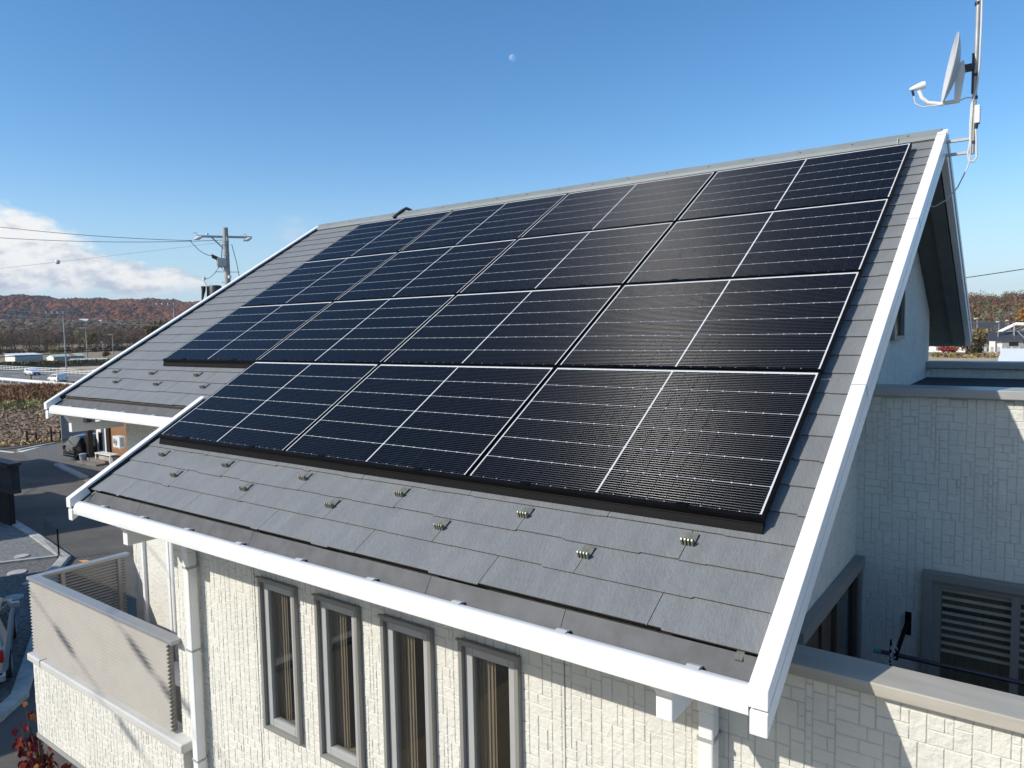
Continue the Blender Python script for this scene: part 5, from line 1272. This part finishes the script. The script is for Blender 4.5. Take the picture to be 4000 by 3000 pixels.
q = azr(65.5, 300); tree('shrub', 'round russet shrub beside the slim valley pole', q[0], q[1], G, 2.6, 1.8, [(.16, .06, .03), (.12, .05, .03)], 300, .3, .1, 6, cat='shrub', seed=34, low=.0)
# ---------------------------------------------------------------- right-hand neighbourhood seen past the gable
sheet('sandy_yard', [(-25, 128), (6, 128), (8, 160), (6, 170), (-4, 173), (-12, 176), (-28, 176)], G + .02, 'bare_soil')
e = house_box('tiled_house', 'white house with a dark tiled roof and a solar water rack', -3.4, 6.5, 196, 204, -6.0, -4.1, 'x', 'house_white', 'tile_dark', .7, ()); o = Vector(e.location)
f = S(o, MB().box(-1.1, 4.0, 195.93, 196.0, -8.4, -6.5)).build('window', 'rail_silver', e); S(o, MB().box(.2, 2.0, 195.90, 195.925, -7.5, -6.6)).build('pane', 'car_glass', f); S(o, MB().box(-.95, 3.85, 195.90, 195.925, -8.3, -7.6)).build('panel', 'rim', f)
S(o, MB().box(-3.6, -2.4, 195.4, 196, G, -6.3)).build('bay_wall', 'shed_wall_white', e)
S(o, MB().box(-3.2, 0, 199.8, 200.2, -4.0, -3.7)).build('ridge_tile', 'tile_dark', e)
e2 = empty('water_heater', (-.5, 198, -4.6)); tag(e2, 'tilted solar water heater on a steel rack over the dark tiles', 'water heater')
m = MB(); m.prism([(-2.0, 197, .45 - .0), (1.1, 198.6, 2.2), (1.1, 198.6, 2.4), (-2.0, 197, .65)], (.9, -.2, 0)); S((-.5, 198, 0), m).build('collector', 'shed_roof', e2)
m = MB()
for x, y, z0, z1 in ((-2.0, 197, -1.2, .5), (.9, 198, -1.4, 2.1), (4.6, 198, -1.4, .7), (1.1, 197.4, -1.4, 2.2)): m.bar((x + .5, y - 198, z0), (x + .5, y - 198, z1), .13)
m.bar((2.3, -1, .4), (4.0, -2.2, -1.6), .13); m.bar((-2, -1.4, -1.2), (5.2, -1.2, -1.2), .12); m.bar((-2.0, -.6, .4), (5.2, 0, .6), .12); m.build('rack', 'galv', e2)
m = MB(); m.tube([(1.8, .2, 2.1), (4.3, .2, 2.0)], .42, 12); m.build('tank', 'shed_wall_white', e2, smooth=True)
e = house_box('white_house', 'white two-storey house with a balcony under the rear soffit', -19, -8.5, 198, 206, -5.2, -3.6, 'x', 'house_white', 'tile_dark', .5, ()); o = Vector(e.location)
m = MB(); m.box(-15.5, -9.5, 197.0, 197.1, -6.9, -6.1)
for k in range(9): m.box(-15.4 + k * .7, -15.2 + k * .7, 196.95, 197.0, -6.9, -6.1)
S(o, m).build('balcony', 'steel_white', e); S(o, MB().box(-15.2, -10, 197.94, 197.99, -6.3, -5.3)).build('window', 'car_glass', e); S(o, MB().box(-14.6, -10.5, 197.94, 197.99, -8.6, -7.4)).build('window', 'frame_grey', e)
e = house_box('grey_roof_house', 'grey roofed house with its gable behind the tiled house', -1, 9, 235, 245, -4.6, -2.3, 'y', 'block_wall', 'fence_grey', .6, ())
e = house_box('dark_roof_house', 'dark roofed house beyond the bushy hedge', -15, -4.5, 262, 270, -4.8, -2.2, 'x', 'house_white', 'tile_dark', .6, ())
house_box('gabled_house', 'small white gabled house at the right edge beyond the tiled house', 6.4, 13, 206, 214, -5.2, -3.2, 'y', 'house_white', 'tile_dark', .4, ())
e = empty('white_roof_shed', (5, 106, G)); tag(e, 'shed with a broad white sheet roof and red brick band', 'shed'); o = Vector(e.location)
m = MB(); m.prism([(2.5, 104.5, -7.0), (2.75, 108.3, -5.35), (2.75, 108.3, -5.25), (2.5, 104.5, -6.9)], (12, 0, 0)); S(o, m).build('roof', 'sheet_roof_white', e)
S(o, MB().box(3.1, 14, 104.9, 108, G, -7.15)).build('wall', 'block_wall', e); m = MB(); m.box(3.05, 14, 104.84, 104.9, -7.32, -7.05); S(o, m).build('brick_band', 'rust', e)
m = MB()
for k in range(9): m.box(3.4 + k * 1.1, 3.85 + k * 1.1, 104.80, 104.838, -7.3, -7.08)
S(o, m).build('brick_infill', 'block_wall', e)
e = empty('garden_wall', (-.5, 176, G)); tag(e, 'pale stone garden wall with posts in front of the tiled house', 'wall'); m = MB(); m.box(-4.2, 5, -.2, .2, 0, .9); m.build('wall', 'block_wall', e); m = MB()
for k in range(8): m.box(-4 + k * 1.15, -3.5 + k * 1.15, -.3, .3, .9, 1.9)
m.build('posts', 'kerb_concrete', e)
tree('hedge_bush', 'large brown rounded bush left of the garden wall', -6.6, 177.5, G, 6.4, 3.6, [(.30, .21, .11), (.36, .27, .12), (.25, .17, .10)], 1900, .32, .2, 12, cat='bush', seed=41, low=.0)
tree('hedge_bush', 'yellow green bush beside the large brown bush', -9.0, 178.0, G, 5.6, 1.5, [(.38, .32, .10), (.42, .33, .12)], 800, .28, .15, 8, cat='bush', seed=42, low=.0)
tree('pine_tree', 'dark green spreading pine before the white house', -11.6, 184, G, 5.4, 3.0, [(.022, .04, .018), (.03, .05, .02)], 1100, .30, .15, 9, seed=43, low=.25)
tree('red_bush', 'low crimson bush at the edge of the sandy yard', -10.0, 177, G, 2.3, 2.4, [(.36, .045, .045), (.28, .04, .04)], 900, .22, .1, 8, cat='bush', seed=44, low=.0)
tree('garden_tree', 'olive garden tree between the dark roofed and tiled houses', -6.5, 214, G, 7.2, 4.2, [(.20, .165, .06), (.26, .20, .075), (.17, .14, .06)], 1500, .35, .2, 10, seed=45, low=.1)
tree('golden_tree', 'golden leafed tree at the right edge under the hill', 3.2, 330, float(hill(1, 330)), 13, 7, [(.42, .22, .03), (.36, .17, .03), (.25, .19, .04)], 1500, .55, .3, 12, seed=46, low=.1)
tree('clipped_pine', 'small tiered pine against the tiled house wall', 3.9, 190, G, 3.6, .9, [(.05, .03, .03), (.03, .04, .02)], 260, .2, .1, 5, seed=47)
tree('dark_shrub', 'dark shrub at the foot of the large brown bush', -4.6, 173.5, G, 2.6, 1.4, [(.03, .04, .015), (.05, .05, .02)], 500, .2, .1, 6, cat='bush', seed=48, low=.0)
scatter_ring('yard_grass', -4, 6.5, 172, 182, 900, .4, [(.26, .20, .08), (.32, .22, .08), (.18, .15, .05)], .7, .45, .8)
for k, (az, r, tp, lb) in enumerate([(3.95, 235, -.9, 'pale slim utility pole beside the rear eave'), (2.75, 250, -1.9, 'utility pole with twin crossarms behind the tiled house'), (2.25, 262, -1.6, 'utility pole nearest the solar water heater')]):
    q = azr(az, r); far_pole(q[0], q[1], tp, 1.6, lb, .2, 2)
hz_m = bpy.data.materials.new('haze_air'); hz_m.use_nodes = True; nt = hz_m.node_tree; nt.nodes.clear()
out = nt.nodes.new('ShaderNodeOutputMaterial'); pv = nt.nodes.new('ShaderNodeVolumePrincipled'); pv.inputs['Color'].default_value = (0.80, 0.88, 1.0, 1); pv.inputs['Density'].default_value = 0.00009; pv.inputs['Anisotropy'].default_value = 0.0
nt.links.new(pv.outputs[0], out.inputs['Volume']); MATS['haze_air'] = hz_m
tag(MB().box(-4750, 4750, -4750, 4750, -75, 190).build('haze', 'haze_air'), kind='stuff')
# the daytime moon: a sunlit ball far beyond everything, with the blue air in front of it
mm = bpy.data.materials.new('moon_rock'); mm.use_nodes = True; nt = mm.node_tree; nt.nodes.clear()
out = nt.nodes.new('ShaderNodeOutputMaterial'); ad = nt.nodes.new('ShaderNodeAddShader'); tr = nt.nodes.new('ShaderNodeBsdfTransparent'); df = nt.nodes.new('ShaderNodeBsdfDiffuse')
tc = nt.nodes.new('ShaderNodeTexCoord'); nn = noise(nt, tc.outputs['Object'], 2.2 / 50, 4); nt.links.new(mixc(nt, nn, (.10, .09, .075), (.24, .21, .165)), df.inputs[0])
ge = nt.nodes.new('ShaderNodeNewGeometry'); mx = nt.nodes.new('ShaderNodeMixShader'); t2 = nt.nodes.new('ShaderNodeBsdfTransparent')
nt.links.new(tr.outputs[0], ad.inputs[0]); nt.links.new(df.outputs[0], ad.inputs[1]); nt.links.new(ge.outputs['Backfacing'], mx.inputs[0]); nt.links.new(ad.outputs[0], mx.inputs[1]); nt.links.new(t2.outputs[0], mx.inputs[2]); nt.links.new(mx.outputs[0], out.inputs[0]); MATS['moon_rock'] = mm
import bmesh
bm = bmesh.new(); bmesh.ops.create_uvsphere(bm, u_segments=32, v_segments=16, radius=54); me = bpy.data.meshes.new('moon'); bm.to_mesh(me); bm.free()
for p in me.polygons: p.use_smooth = True
me.materials.append(mm); mo = bpy.data.objects.new('moon', me); COL.objects.link(mo); mo.location = CAM + Vector((-.5525, .7617, .3384)).normalized() * 13000; mo.visible_shadow = True
tag(mo, 'pale half moon high in the clear blue sky', 'moon')
